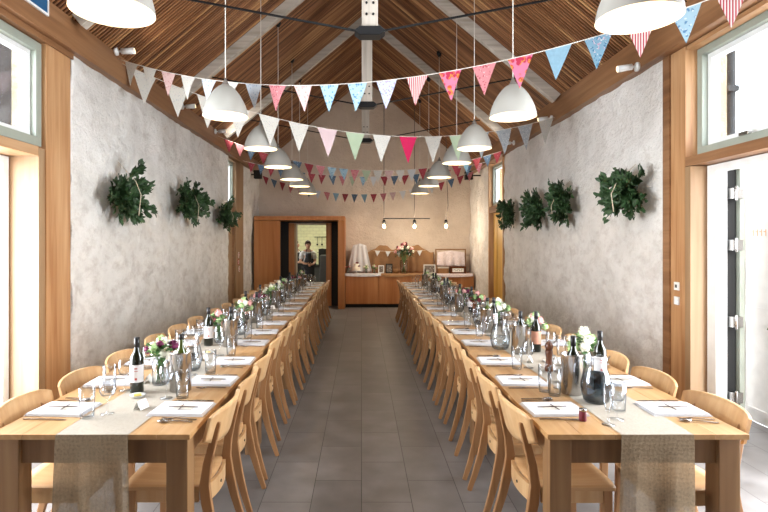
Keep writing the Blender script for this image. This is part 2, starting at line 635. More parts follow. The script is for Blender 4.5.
    def build(s, name, mat, parent=None, bevel=0, mats=None, sub=0):
        bmesh.ops.recalc_face_normals(s.bm, faces=s.bm.faces[:])
        if bevel:
            es = [e for e in s.bm.edges if len(e.link_faces) == 2 and e.calc_face_angle(0) > 0.6]
            bmesh.ops.bevel(s.bm, geom=es, offset=bevel, segments=2, profile=0.6, affect='EDGES', clamp_overlap=True)
        me = bpy.data.meshes.new(name)
        s.bm.to_mesh(me)
        s.bm.free()
        me.materials.append(mat)
        if mats:
            for m in mats:
                me.materials.append(m)
        o = bpy.data.objects.new(name, me)
        C.objects.link(o)
        if parent:
            o.parent = parent
        if sub:
            md = o.modifiers.new('smooth', 'SUBSURF')
            md.levels = md.render_levels = sub
        return o


def tagit(o, label=None, cat=None, group=None, kind=None):
    if label:
        o['label'] = label
    if cat:
        o['category'] = cat
    if group:
        o['group'] = group
    if kind:
        o['kind'] = kind
    return o


def empty(name, loc=(0, 0, 0), rz=0, label=None, cat=None, group=None):
    o = bpy.data.objects.new(name, None)
    o.empty_display_size = 0.1
    C.objects.link(o)
    o.location = loc
    o.rotation_euler = (0, 0, rz)
    return tagit(o, label, cat, group)


def struct(o):
    o['kind'] = 'structure'
    return o


kids = {}


def copy_tree(o, parent=None):
    if o.name not in kids:
        kids[o.name] = list(o.children)
    c = o.copy()
    C.objects.link(c)
    c.parent = parent
    for ch in kids[o.name]:
        copy_tree(ch, c)
    return c


def put(proto, used, loc, rz=0, label=None, group=None, scale=None):
    o = copy_tree(proto) if used.get(proto.name) else proto
    used[proto.name] = True
    o.location = loc
    o.rotation_euler = (0, 0, rz)
    if scale:
        o.scale = scale
    if label:
        o['label'] = label
    if group:
        o['group'] = group
    return o


USED = {}
ORD = ['first', 'second', 'third', 'fourth', 'fifth', 'sixth', 'seventh', 'eighth', 'ninth', 'tenth', 'eleventh', 'twelfth',
       'thirteenth', 'fourteenth', 'fifteenth', 'sixteenth', 'seventeenth']

# ------------------------------------------------------------------ the room
XL, XR = -2.69, 2.84
RX, RZ, SL = 0.075, 5.90, 0.835      # ridge and roof slope
YB, YF = 13.9, -2.0
EAVE = 3.38


def roofz(x):
    return RZ - SL * abs(x - RX)


struct(MB().box(-3.3, 3.6, YF, 18.2, -0.12, 0).build('floor', M['floor']))
struct(MB().box(-9, 9, -6, 22, -0.3, -0.125).build('floor_outside', M['pave']))


def rough_wall(mb, X, y0, y1, z0, z1, sgn, seed, thick=0.52, amp=0.032, quoin=False):
    """displaced inner face on the plane X with returns outward (sgn = outward direction)"""
    ny = max(2, int((y1 - y0) / 0.05))
    nz = max(2, int((z1 - z0) / 0.05))
    g = []
    for i in range(ny + 1):
        row = []
        for j in range(nz + 1):
            y = y0 + (y1 - y0) * i / ny
            z = z0 + (z1 - z0) * j / nz
            d = amp * noise.noise(Vector((y * 2.2, z * 2.6, seed))) + amp * 0.6 * noise.noise(Vector((y * 6, z * 7, seed + 5)))
            yy = y
            if quoin and i == 0:
                yy += 0.02 * noise.noise(Vector((z * 6, 1.7, seed)))
            row.append(mb.bm.verts.new((X + d, yy, z)))
        g.append(row)
    for i in range(ny):
        for j in range(nz):
            f = mb.bm.faces.new((g[i][j], g[i + 1][j], g[i + 1][j + 1], g[i][j + 1]))
            f.smooth = True
    Xo = X + sgn * thick
    Xi = X + sgn * 0.03
    mb.box(min(Xi, Xo), max(Xi, Xo), y0 + 0.03, y1, z0, z1)
    for edge in (g[0], g[-1]):
        for j in range(nz):
            a, b = edge[j], edge[j + 1]
            c = mb.bm.verts.new((Xi + sgn * 0.05, a.co.y + (0.031 if edge is g[0] else 0), b.co.z))
            d = mb.bm.verts.new((Xi + sgn * 0.05, a.co.y + (0.031 if edge is g[0] else 0), a.co.z))
            mb.bm.faces.new((a, b, c, d))


mb = MB()
rough_wall(mb, XL, 4.89, 10.68, 0, EAVE + 0.02, -1, 1.0, quoin=True)
rough_wall(mb, XL, 12.05, YB, 0, EAVE + 0.02, -1, 2.0)
mb.box(XL - 0.52, XL, YF, 2.0, 0, EAVE)
struct(mb.build('wall_left', M['wall_l']))
mb = MB()
rough_wall(mb, XR, 4.97, 10.55, 0, EAVE + 0.02, 1, 3.0)
rough_wall(mb, XR, 11.8, YB, 0, EAVE + 0.02, 1, 4.0)
mb.box(XR, XR + 0.52, YF, 1.8, 0, EAVE)
struct(mb.build('wall_right', M['wall_r']))

# back gable wall with the kitchen doorway
mb = MB()
dx0, dx1, dz = -1.72, -0.905, 2.10
for x0, x1, z0, z1 in ((XL - 0.1, dx0, 0, EAVE), (dx1, XR + 0.1, 0, EAVE), (dx0, dx1, dz, EAVE)):
    mb.box(x0, x1, YB, YB + 0.35, z0, z1)
mb.prism([(XL - 0.1, EAVE), (XR + 0.1, EAVE), (XR + 0.1, roofz(XR) + 0.03), (RX, RZ + 0.03), (XL - 0.1, roofz(XL) + 0.03)], 1, YB, YB + 0.35)
struct(mb.build('wall_back', M['wall_b']))

struct(MB().box(XL - 0.3, XR + 0.3, YF - 0.2, YF, 0, 6.1).build('wall_front', M['tleg']))

# kitchen room behind
mb = MB()
mb.box(-3.3, 0.6, 17.5, 17.6, 0, 2.7)
struct(mb.build('wall_kitchen_back', M['ktile']))
mb = MB()
mb.box(-3.3, -3.2, YB + 0.35, 17.5, 0, 2.7).box(0.5, 0.6, YB + 0.35, 17.5, 0, 2.7)
struct(mb.build('wall_kitchen_sides', M['ktile']))
struct(MB().box(-3.3, 0.6, YB + 0.35, 17.6, 2.7, 2.8).build('ceiling_kitchen', M['whiteframe']))

# ceiling: dark backing boards with closely spaced slats running from eave to ridge
mb = MB()
for sg in (-1, 1):
    X = XL - 0.3 if sg < 0 else XR + 0.3
    mb.bar((X, (YF + YB + 0.2) / 2, roofz(X) + 0.06), (RX, (YF + YB + 0.2) / 2, RZ + 0.06), YB - YF + 0.2, 0.06, (0, 0, 1))
ceil = struct(mb.build('ceiling', M['board']))
mb = MB()
for sg in (-1, 1):
    X = -2.66 if sg < 0 else 2.80
    y = YF + 0.05
    k = 0
    while y < YB - 0.02:
        mb.bar((X, y, roofz(X) + 0.004), (RX, y, RZ + 0.004), 0.022, 0.012, (0, 0, 1))
        y += 0.05
        k += 1
sl = mb.build('ceiling_slat', M['slat'], ceil)
sl['kind'] = 'stuff'

# wall plates (eaves beams)
mb = MB()
mb.box(XL - 0.3, XL + 0.085, YF, YB, EAVE, 3.66).box(XL - 0.3, XL + 0.03, YF, 4.9, EAVE - 0.05, EAVE)
struct(mb.build('trim_1', M['oak_y'], bevel=0.004))
mb = MB()
mb.box(XR - 0.1, XR + 0.3, YF, YB, EAVE - 0.02, 3.67)
struct(mb.build('trim_2', M['oak_y'], bevel=0.004))

# ---- left near bay: post, jamb, header, upper window, door frame
struct(MB().box(XL - 0.2, XL + 0.015, 4.5, 4.875, 0, EAVE - 0.05).build('trim_3', M['oak_z'], bevel=0.005))
struct(MB().box(XL - 0.36, XL + 0.005, 4.41, 4.498, 0, 2.43).build('trim_4', M['pale_z'], bevel=0.003))
struct(MB().box(XL - 0.36, XL + 0.01, 2.0, 4.40, 2.36, 2.44).build('trim_5', M['trim_y'], bevel=0.004))
struct(MB().box(XL - 0.36, XL + 0.005, 2.0, 2.08, 0, 2.43).build('trim_6', M['pale_z'], bevel=0.003))


def window(name, X, sg, y0, y1, z0, z1, fw, mulls=(), depth=0.09):
    """framed glazing on the plane X; sg points outward"""
    r = struct(empty(name, (0, 0, 0)))
    a, b = sorted((X, X + sg * depth))
    m = MB()
    m.box(a, b, y0, y1, z0, z0 + fw).box(a, b, y0, y1, z1 - fw, z1)
    m.box(a, b, y0, y0 + fw, z0 + fw, z1 - fw).box(a, b, y1 - fw, y1, z0 + fw, z1 - fw)
    for mu in mulls:
        m.box(a, b, mu - fw / 2, mu + fw / 2, z0 + fw, z1 - fw)
    m.build('window_frame', M['greygreen'], r, bevel=0.004)
    a2, b2 = sorted((X + sg * 0.05, X + sg * (depth + 0.03)))
    m = MB()
    f2 = fw * 0.55
    lim = [y0 + fw] + list(mulls) + [y1 - fw]
    for u, v in zip(lim, lim[1:]):
        m.box(a2, b2, u, v, z0 + fw, z0 + fw + f2).box(a2, b2, u, v, z1 - fw - f2, z1 - fw)
        m.box(a2, b2, u, u + f2, z0 + fw + f2, z1 - fw - f2).box(a2, b2, v - f2, v, z0 + fw + f2, z1 - fw - f2)
    m.build('sash', M['whiteframe'], r, bevel=0.003)
    m = MB()
    m.box(X + sg * 0.085 - 0.003, X + sg * 0.085 + 0.003, y0 + fw, y1 - fw, z0 + fw, z1 - fw)
    m.build('glass', M['pane'], r)
    return r


w1 = window('window_1', XL - 0.02, -1, 2.0, 4.49, 2.45, EAVE - 0.06, 0.075, (3.2,))
w2 = window('window_2', XR + 0.10, 1, 1.8, 4.66, 2.385, EAVE - 0.03, 0.085, (3.0,))
MB().box(XR + 0.075, XR + 0.11, 4.0, 4.10, 2.465, 2.49).build('handle', M['brushed'], w2, bevel=0.003)

# ---- right near bay
struct(MB().box(XR - 0.02, XR + 0.2, 4.86, 4.965, 0, EAVE - 0.02).build('trim_7', M['oak_y'], bevel=0.004))
struct(MB().box(XR - 0.005, XR + 0.2, 4.64, 4.858, 0, EAVE - 0.02).build('trim_8', M['oak_z'], bevel=0.004))
struct(MB().box(XR - 0.01, XR + 0.36, 4.56, 4.638, 0, 2.30).build('trim_9', M['pale_z'], bevel=0.003))
struct(MB().box(XR - 0.01, XR + 0.36, 1.8, 4.638, 2.305, 2.385).build('trim_10', M['oak_y'], bevel=0.004))
struct(MB().box(XR - 0.0, XR + 0.09, 1.8, 4.63, 3.32, EAVE - 0.022).build('trim_11', M['trim_y'], bevel=0.003))
struct(MB().box(XR - 0.01, XR + 0.36, 1.8, 1.9, 0, 2.385).build('trim_12', M['pale_z'], bevel=0.003))
# two small white switch plates on the right post
for k, z in enumerate((1.25, 1.12)):
    sp = MB().box(XR - 0.018, XR - 0.004, 4.72, 4.79, z - 0.036, z + 0.036).build('light_switch', M['whiteframe'], bevel=0.003)
    MB().box(XR - 0.022, XR - 0.017, 4.742, 4.768, z - 0.014, z + 0.014).build('rocker', M['applegrey' if k == 0 else 'whiteframe'], sp)
    tagit(sp, ['upper square white switch with grey rocker on right timber post', 'lower plain white square switch on right timber post'][k], 'switch')

# doors of the near bays, folded open
d1 = struct(empty('door_1'))
MB().box(XL - 0.36, XL - 0.24, 4.33, 4.405, 0, 2.355).box(XL - 0.36, XL - 0.24, 2.08, 4.33, 2.29, 2.355).build('door_frame', M['whiteframe'], d1, bevel=0.004)
MB().box(XL - 0.50, XL - 0.37, 4.33, 4.42, 0.02, 2.3).build('hinge_gap_shade', M['black'], d1)  # black block stands in for the shade of the hinge gap
MB().box(XL - 1.25, XL - 0.51, 4.35, 4.41, 0.02, 2.3).build('door_leaf', M['greygreen'], d1, bevel=0.004)
for z in (0.25, 0.95, 1.65, 2.15):
    MB().box(XL - 0.49, XL - 0.40, 4.29, 4.335, z - 0.05, z + 0.05).build('hinge', M['brushed'], d1, bevel=0.005)
d2 = struct(empty('door_2'))
MB().box(XR + 0.13, XR + 0.225, 4.44, 4.555, 0, 2.30).box(XR + 0.13, XR + 0.225, 1.9, 4.44, 2.24, 2.30).build('door_frame', M['whiteframe'], d2, bevel=0.004)
MB().box(XR + 0.235, XR + 0.31, 4.46, 4.55, 0.02, 2.26).build('hinge_gap_shade', M['black'], d2)  # black fill painted as the dark gap between frame and leaf
MB().box(XR + 0.315, XR + 0.36, 4.42, 4.55, 0.02, 2.26).build('leaf_stile', M['greygreen'], d2, bevel=0.003)
for z in (0.35, 0.98, 1.62, 2.05):
    MB().box(XR + 0.235, XR + 0.33, 4.40, 4.455, z - 0.045, z + 0.045).tube([(XR + 0.27, 4.395, z - 0.06), (XR + 0.27, 4.395, z + 0.06)], 0.012).build('hinge', M['brushed'], d2, bevel=0.004)
m = MB()
dy0, dy1, DX = 3.35, 5.12, 3.62
m.box(DX, DX + 0.045, dy0, dy1, 0.0, 2.3)
for a, b in ((0.0, 0.12), (0.9, 1.05), (2.15, 2.3)):
    m.box(DX - 0.012, DX, dy0, dy1, a, b)
for a in (dy0, dy1 - 0.12, (dy0 + dy1) / 2 - 0.06):
    m.box(DX - 0.0115, DX, a, a + 0.12, 0.0, 2.3)
m.build('door_leaf', M['whiteframe'], d2)

MB().prism([(4.60, 0.95), (4.66, 1.02), (4.61, 1.06), (4.64, 1.14), (4.58, 1.16), (4.56, 1.27), (4.50, 1.18), (4.42, 1.2), (4.44, 1.08), (4.40, 0.98), (4.50, 1.0)], 0, DX - 0.003, DX - 0.0005).prism([(4.72, 0.86), (4.73, 0.865), (4.60, 1.03), (4.59, 1.02)], 0, DX - 0.003, DX - 0.0005).build('painted_plant', M['leaf2'], d2)
m = MB()
for y_ in (4.74, 4.79, 4.84, 4.89):
    m.box(DX - 0.002, DX - 0.0005, y_, y_ + 0.008, 1.70, 1.76).box(DX - 0.002, DX - 0.0005, y_ + 0.008, y_ + 0.03, 1.735, 1.743)
m.build('painted_lettering', plain('pale_orange_paint', 'eab98c', 0.7), d2)

# outside walls seen through the upper windows
m = MB()
m.box(XR + 0.20, XR + 0.385, 4.68, 4.9, 2.3, 3.37)
struct(m.build('wall_outer_right', M['out_stone']))
dp = MB().tube([(XR + 0.44, 4.72, 0), (XR + 0.44, 4.72, 3.6)], 0.045, 12).box(XR + 0.39, XR + 0.49, 4.67, 4.77, 2.98, 3.03).build('drainpipe', M['black'])
tagit(dp, 'black drainpipe outside the upper right window beside the stone', 'drainpipe')
m = MB()
m.box(XL - 0.40, XL - 0.13, 4.68, 4.9, 2.3, 3.37)
struct(m.build('wall_outer_left', M['out_stone']))
bd = MB().box(XL - 1.0, XL - 0.41, 4.70, 4.75, 0.0, 3.6).box(XL - 0.98, XL - 0.43, 4.68, 4.70, 2.5, 2.56).build('weathered_board', plain('weathered_timber', '2c2725', 0.9, var=0.4, vs=10))
tagit(bd, 'dark weathered timber board outside the upper left window', 'board')

# ---- far side openings
# left: tall window over a timber reveal
w3 = window('window_3', XL - 0.05, -1, 10.70, 11.30, 2.42, 3.33, 0.05)
struct(MB().box(XL - 0.12, XL + 0.01, 10.69, 12.04, 3.33, 3.378).box(XL - 0.12, XL + 0.012, 11.31, 12.02, 0, 3.33).build('trim_13', M['pale_z'], bevel=0.003))
struct(MB().box(XL - 0.12, XL + 0.005, 10.70, 10.98, 0, 2.41).build('trim_14', M['pale_z'], bevel=0.003))
struct(MB().box(XL - 0.12, XL - 0.03, 10.98, 11.31, 0, 2.41).build('door_3', M['oak_y'], bevel=0.003))
# right: tall opening with window above and timber panels in a warm-lit yellow below
w4 = window('window_4', XR + 0.06, 1, 10.62, 11.72, 2.42, 3.31, 0.06)
struct(MB().box(XR - 0.02, XR + 0.3, 10.56, 10.62, 0, 3.37).box(XR - 0.02, XR + 0.3, 11.72, 11.79, 0, 3.37).build('trim_15', M['oak_z'], bevel=0.003))
struct(MB().box(XR - 0.025, XR + 0.25, 10.62, 11.72, 2.28, 2.41).build('trim_16', M['oak_y'], bevel=0.003))
m = MB()
for k in range(4):
    m.box(XR + 0.09 - 0.012 * (k % 2), XR + 0.14, 10.63 + k * 0.272, 10.895 + k * 0.272, 0, 2.27)
struct(m.build('door_4', M['lit_door'], bevel=0.004))
# signs and switch on left far timber
s_ = MB().box(XL + 0.013, XL + 0.02, 11.34, 11.41, 2.06, 2.22).build('light_switch', M['whiteframe'], bevel=0.002)
tagit(s_, 'small white switch high on the far left timber lining', 'switch')
for k, (z, y) in enumerate(((1.36, 11.55), (1.20, 11.52), (1.05, 11.60))):
    r = empty('round_sign', (XL + 0.013, y, z), 0, ['topmost of three small round signs on far left timber', 'red middle one of three round signs on far left timber', 'lowest of three round signs on the far left timber'][k], 'sign', 'round safety signs')
    MB().lathe([(0, 0), (0.062, 0), (0.062, 0.006), (0, 0.006)], n=20).build('disc', M['red' if k == 1 else 'whiteframe'], r)
    MB().lathe([(0.03, 0.006), (0.045, 0.006), (0.045, 0.008), (0.03, 0.008), (0.03, 0.006)], n=20).build('ring', M['whiteframe' if k == 1 else 'red'], r)
    r.rotation_euler = (0, PI / 2, 0)

# blue sign on the left beam
r = empty('blue_sign', (XL + 0.088, 4.13, 3.53), 0, 'blue sign with white lettering and border on left beam', 'sign')
MB().box(0, 0.012, -0.24, 0.24, 0, 0.33).build('panel', M['blue'], r, bevel=0.002)
MB().box(0.0, 0.018, -0.255, 0.255, -0.018, 0.0).box(0.0, 0.018, 0.24, 0.255, 0, 0.33).box(0.0, 0.018, -0.255, -0.24, 0, 0.33).build('border', M['whiteframe'], r)
m = MB()
m.box(0.012, 0.015, 0.06, 0.085, 0.08, 0.25).box(0.012, 0.015, 0.02, 0.125, 0.25, 0.275)
m.box(0.012, 0.015, -0.10, -0.075, 0.08, 0.275).box(0.012, 0.015, -0.17, -0.10, 0.08, 0.10)
m.build('lettering', M['whiteframe'], r)
r.rotation_euler = (0, math.radians(0), 0)

# ------------------------------------------------------------------ roof trusses
for k, Y in enumerate((4.78, 7.33, 9.9)):
    t = empty('roof_truss', (RX, Y, EAVE), 0, ['limed timber roof truss nearest the camera, its rafters cut by the frame',
              'middle limed timber roof truss with black tie plate', 'farthest limed timber roof truss before the gable wall'][k], 'truss', 'roof trusses')
    for sg in (-1, 1):
        X = 2.62 * sg
        z0 = roofz(RX + X) - EAVE - 0.085
        z1 = RZ - EAVE - 0.085
        MB().bar((X, 0, z0), (0, 0, z1), 0.10, 0.13).build('rafter', M['white_wood'], t, bevel=0.004)
        MB().bar((0.10 * sg, -0.04, 3.53 - EAVE), (2.13 * sg, -0.04, 3.91 - EAVE), 0.016, 0.016).build('tie_rod', M['iron'], t)
    MB().box(-0.072, 0.072, -0.05, 0.05, 3.56 - EAVE, RZ - EAVE - 0.12).build('king_post', wood('limed_post_%d' % k, '9d9487', 'b8afa3', 'c9c1b5', 2, fine=20) if k == 0 else bpy.data.materials['limed_post_0'], t, bevel=0.004)
    MB().prism([(-0.14, 0), (-0.09, -0.04), (0.09, -0.04), (0.14, 0), (0.09, 0.04), (-0.09, 0.04)], 1, -0.07, 0.07).build('tie_plate', M['iron'], t, bevel=0.006).location = (0, 0, 3.53 - EAVE)
    m = MB()
    for bx in (-0.028, 0.028):
        for bz in (0.13, 0.24, 0.5):
            m.lathe([(0, 0), (0.011, 0), (0.011, 0.006), (0, 0.006)], (bx, 0, bz), 10)
    for v in m.bm.verts:
        x, y, z = v.co
        base = min((0.13, 0.24, 0.5), key=lambda q: abs(q - z) if z >= q - 0.02 else 9)
    m.bm.free()
    m = MB()
    for bx in (-0.03, 0.03):
        for bz in (0.12, 0.22):
            m.tube([(bx, -0.05, 0.18 + bz), (bx, -0.06, 0.18 + bz)], 0.011, 8)
    m.build('bolt', M['iron'], t)

# ------------------------------------------------------------------ pendant lamps
LAMP_R = 0.2


def make_lamp():
    t = empty('pendant_lamp', label='x', cat='pendant lamp')
    # origin at the rim centre
    HS = 0.93
    prof = [(0.2, 0), (0.196, 0.035), (0.183, 0.09), (0.162, 0.145), (0.133, 0.2), (0.098, 0.25), (0.064, 0.285), (0.040, 0.298), (0.02, 0.302)]
    prof = [(r, z * HS) for r, z in prof]
    sh = MB().lathe(prof, n=40).build('lamp_shade', M['shade'], t)
    MB().lathe([(r - 0.004, z - 0.0005) if i else (r - 0.001, z) for i, (r, z) in enumerate(prof)], n=40).build('shade_lining', M['shade_in'], sh)
    MB().lathe([(0.0, 0.345), (0.008, 0.345), (0.014, 0.32), (0.036, 0.282), (0.036, 0.275), (0, 0.275)], n=16).build('cap', M['greycord'], t)
    b = MB()
    b.blob((0, 0, 0.12), 0.036, 0, 0, 2)
    b.lathe([(0.016, 0.15), (0.016, 0.25)], n=12)
    b.build('bulb', M['bulb'], t)
    rz = roofz(RX + 1.245) - 2.74
    MB().tube([(0, 0, 0.325), (0, 0, rz)], 0.0045, 6).build('cord', M['cord'], t)
    MB().lathe([(0, rz - 0.07), (0.02, rz - 0.07), (0.045, rz - 0.02), (0.045, rz + 0.02), (0, rz + 0.02)], n=14).build('ceiling_rose', M['iron'], t)
    l = bpy.data.lights.new('lamp_glow', 'POINT')
    l.energy = 1.5
    l.color = (1.0, 0.80, 0.55)
    l.shadow_soft_size = 0.03
    return t, l


lampP, glow = make_lamp()
for side, ys in ((-1, (2.62, 4.75, 6.42, 7.75, 9.3, 10.45, 12.0)), (1, (2.62, 4.62, 6.2, 7.35, 9.0, 10.4, 12.0))):
    for i, y in enumerate(ys):
        x = RX + side * 1.245 + (-0.05 if side < 0 else 0.0) + (-0.01 if i == 0 and side < 0 else 0) + (0.05 if i == 0 and side > 0 else 0)
        o = put(lampP, USED, (x, y, (2.785 if side < 0 else 2.75) if i == 0 else ((2.77 if side < 0 else 2.735) if i < 3 else 2.735)), 0, 'white bell pendant lamp over the %s table, %s from the camera' % ('left' if side < 0 else 'right', ORD[i]), 'white pendant lamps')
        g = bpy.data.objects.new('lamp_glow', glow)
        g.location = (0, 0, 0.05)
        g.parent = o
        C.objects.link(g)

# ------------------------------------------------------------------ spotlights on the beams


def make_spot():
    t = empty('spotlight', label='x', cat='spotlight')
    MB().lathe([(0, 0), (0.045, 0), (0.045, 0.02), (0.02, 0.03), (0.012, 0.03), (0.012, 0.07), (0, 0.07)], n=18).build('mount', M['whiteframe'], t)
    hd = MB().tube([(0.0, 0, 0.06), (-0.015, 0.03, 0.19)], [0.030, 0.034], 16).build('lamp_head', M['whiteframe'], t)
    MB().tube([(-0.0151, 0.0302, 0.191), (-0.0155, 0.0305, 0.193)], 0.028, 14).build('lens', M['bulb'], hd)
    return t


spotP = make_spot()
SPL = [('left', -2.6, 5.6, 3.66), ('left', -2.6, 7.66, 3.60), ('left', -2.6, 9.4, 3.60), ('right', 2.74, 5.25, 3.38), ('right', 2.74, 7.62, 3.42), ('right', 2.74, 9.5, 3.42)]
cnt = {'left': 0, 'right': 0}
for sd, x, y, z in SPL:
    o = put(spotP, USED, (x, y, z), 0, 'small white spotlight on the %s beam, %s from the camera' % (sd, ORD[cnt[sd]]), 'beam spotlights')
    cnt[sd] += 1
    o.rotation_euler = (0, PI / 2, 0) if sd == 'left' else (0, -PI / 2, 0)
    q = Matrix.Rotation(PI / 2 if sd == 'left' else -PI / 2, 3, 'Y')
    o.rotation_euler = q.to_euler()
    l = bpy.data.lights.new('spot_beam', 'SPOT')
    l.energy = 6 if y < 8 else 18
    l.spot_size = math.radians(150)
    l.spot_blend = 1.0
    l.shadow_soft_size = 0.04
    l.color = (1.0, 0.93, 0.84)
    g = bpy.data.objects.new('spot_beam', l)
    C.objects.link(g)
    sx_ = 1 if sd == 'left' else -1
    g.location = (x + sx_ * 0.24, y + 0.04, z)
    g.rotation_euler = Vector((sx_ * 0.8, 0.25 if y < 8 else 1.0, 0.25 if y < 8 else 0.0)).to_track_quat('-Z', 'Y').to_euler()
for k, (x, y, z) in enumerate(((-2.52, 12.9, 3.28), (2.55, 12.6, 3.22))):
    t = empty('ceiling_speaker', (x, y, z), 0, 'small black loudspeaker high in the far %s corner' % ('left' if k == 0 else 'right'), 'loudspeaker', 'corner loudspeakers')
    sgn = -1 if k == 0 else 1
    MB().box(-0.09, 0.09, -0.08, 0.08, -0.1, 0.1).build('cabinet', M['black'], t, bevel=0.01)
    MB().box(min(0.08 * sgn, (XL if k == 0 else XR) - x), max(0.08 * sgn, (XL if k == 0 else XR) - x), -0.015, 0.015, -0.015, 0.015).build('bracket', M['iron'], t)

# ------------------------------------------------------------------ bunting


def bunting(name_label, P0, P1, sag, fw, fh, pitch, seq, cat='bunting', offset=0.12):
    t = empty('bunting', (0, 0, 0), 0, name_label, cat)
    P0, P1 = Vector(P0), Vector(P1)

    def pt(u):
        p = P0.lerp(P1, u)
        p.z -= sag * 4 * u * (1 - u)
        return p
    N = 60
    pts = [pt(i / N) for i in range(N + 1)]
    MB().tube(pts, 0.0035 if fw > 0.12 else 0.002, 5).build('string', M['cord'], t)
    L = [0]
    for a, b in zip(pts, pts[1:]):
        L.append(L[-1] + (b - a).length)

    def at(s):
        for i in range(N):
            if L[i + 1] >= s:
                f = (s - L[i]) / (L[i + 1] - L[i])
                return pts[i].lerp(pts[i + 1], f)
        return pts[-1]
    s = offset
    i = 0
    while s + fw < L[-1]:
        a, b = at(s), at(s + fw)
        mid = (a + b) / 2
        d = (b - a)
        yaw = math.atan2(d.y, d.x)
        m = MB()
        n = 6
        curl = R.uniform(-0.03, 0.03)
        lean = R.uniform(-0.02, 0.02)
        rows = []
        dl = d.length
        for r_ in range(n + 1):
            v = r_ / n
            hw = dl / 2 * (1 - v) + 0.0015
            rows.append([(x_, curl * math.sin(v * 2.5) * fw * 3 * (1 + x_ / fw), -v * fh + (1 - v) * x_ * d.z / dl) for x_ in (-hw + lean * v, lean * v, hw + lean * v)])
        verts = []
        for th in (-0.0008, 0.0008):
            for rw in rows:
                for q in rw:
                    verts.append((q[0], q[1] + th, q[2]))
        fs = []
        for r_ in range(n):
            for c_ in range(2):
                a0 = r_ * 3 + c_
                fs.append((a0, a0 + 1, a0 + 4, a0 + 3))
                o_ = (n + 1) * 3
                fs.append((o_ + a0 + 3, o_ + a0 + 4, o_ + a0 + 1, o_ + a0))
        m._q(verts, fs, True)
        k = seq[i % len(seq)]
        f = m.build('flag', F[k], t)
        f.location = mid
        f.rotation_euler = (0, 0, yaw)
        f['label'] = FN[k] + ' triangular flag'
        s += pitch
        i += 1
    return t


bunting('nearest string of patterned bunting, swagged from left beam to top right', (-2.6, 5.66, 3.60), (2.72, 3.25, 3.36), 0.49, 0.18, 0.235, 0.268,
        [0, 0, 3, 0, 1, 0, 1, 2, 3, 4, 4, 5, 6, 7, 2, 7, 8, 9, 6, 4, 6, 14, 7])
bunting('second string of bunting with one hot pink flag and large white flags', (-2.6, 5.75, 3.58), (2.72, 7.47, 3.40), 0.50, 0.24, 0.34, 0.355,
        [0, 0, 0, 0, 0, 0, 12, 10, 0, 11, 0, 10, 13, 13, 13])
bunting('third string of bunting in red and blue, fixed beside window', (-2.6, 9.6, 3.56), (2.72, 10.2, 3.40), 0.50, 0.17, 0.22, 0.215,
        [15, 2, 16, 15, 8, 15, 16, 15, 2, 4, 4, 2, 10, 0, 3, 0, 14])
bunting('fourth string of bunting with small red and navy flags', (-2.6, 11.6, 3.42), (2.72, 11.3, 3.36), 0.34, 0.165, 0.21, 0.225,
        [15, 16, 15, 16, 15, 16, 15, 15, 16, 2, 10, 4, 14])
bunting('farthest and lowest string of small bunting before the gable wall', (-2.6, 13.4, 3.36), (2.72, 12.4, 3.34), 0.55, 0.16, 0.21, 0.235,
        [15, 16, 15, 2, 3, 16, 1, 2, 8, 15, 16, 8, 15, 2, 3, 14, 14, 14, 14])

# ------------------------------------------------------------------ evergreen bunches on the walls


def wreath(X, sg, y, z, ry, rz_, seed, label, n=420, ribbon=True):
    """hanging bunch; sg = direction into the room"""
    rr = random.Random(seed)
    t = empty('greenery_bunch', (X, y, z), 0, label, 'greenery', 'evergreen bunches on the walls')
    m = MB()
    st = MB()
    branches = []
    for b in range(30):
        a = rr.uniform(0, 2 * PI)
        q = rr.uniform(0.55, 1.1)
        tip = Vector((sg * rr.uniform(0.05, 0.24), math.cos(a) * ry * q, math.sin(a) * rz_ * q))
        root = Vector((sg * 0.05, rr.uniform(-0.25, 0.25) * ry, rr.uniform(-0.2, 0.3) * rz_))
        branches.append((root, tip))
        st.tube([root, (root + tip) / 2 + Vector((sg * 0.04, 0, 0.01)), tip], 0.004, 5)
    for k in range(n):
        root, tip = branches[k % len(branches)]
        f = rr.uniform(0.15, 1.0)
        p = root.lerp(tip, f) + Vector((sg * rr.uniform(0, 0.05), rr.uniform(-0.04, 0.04), rr.uniform(-0.04, 0.04)))
        d = (tip - root).normalized() + Vector((sg * rr.uniform(-0.2, 1.0), rr.uniform(-0.9, 0.9), rr.uniform(-0.9, 0.9)))
        p.x = sg * max(0.02, sg * p.x)
        m.leafq(p, d, (sg, rr.uniform(-0.6, 0.6), rr.uniform(-0.6, 0.6)), rr.uniform(0.055, 0.10), rr.uniform(0.035, 0.06))
    m.build('foliage', M['leaf'], t)
    st.build('stems', M['stem'], t)
    MB().tube([(sg * 0.005, 0, 0.02), (sg * 0.10, 0, 0.05)], 0.006, 8).build('hook', M['iron'], t)
    if ribbon:
        m = MB()
        m.sweep([(sg * 0.01, 0, rz_ + 0.06), (sg * 0.2, 0.01, rz_ * 0.5), (sg * 0.27, -0.02, 0), (sg * 0.25, -0.03, -rz_ * 0.75)], (0.018, 0.002), side=(0, 1, 0))
        m.build('ribbon', M['ribbon'], t)
    return t


def on_wall(px, X):
    return 530 * X / (px - 361.5)


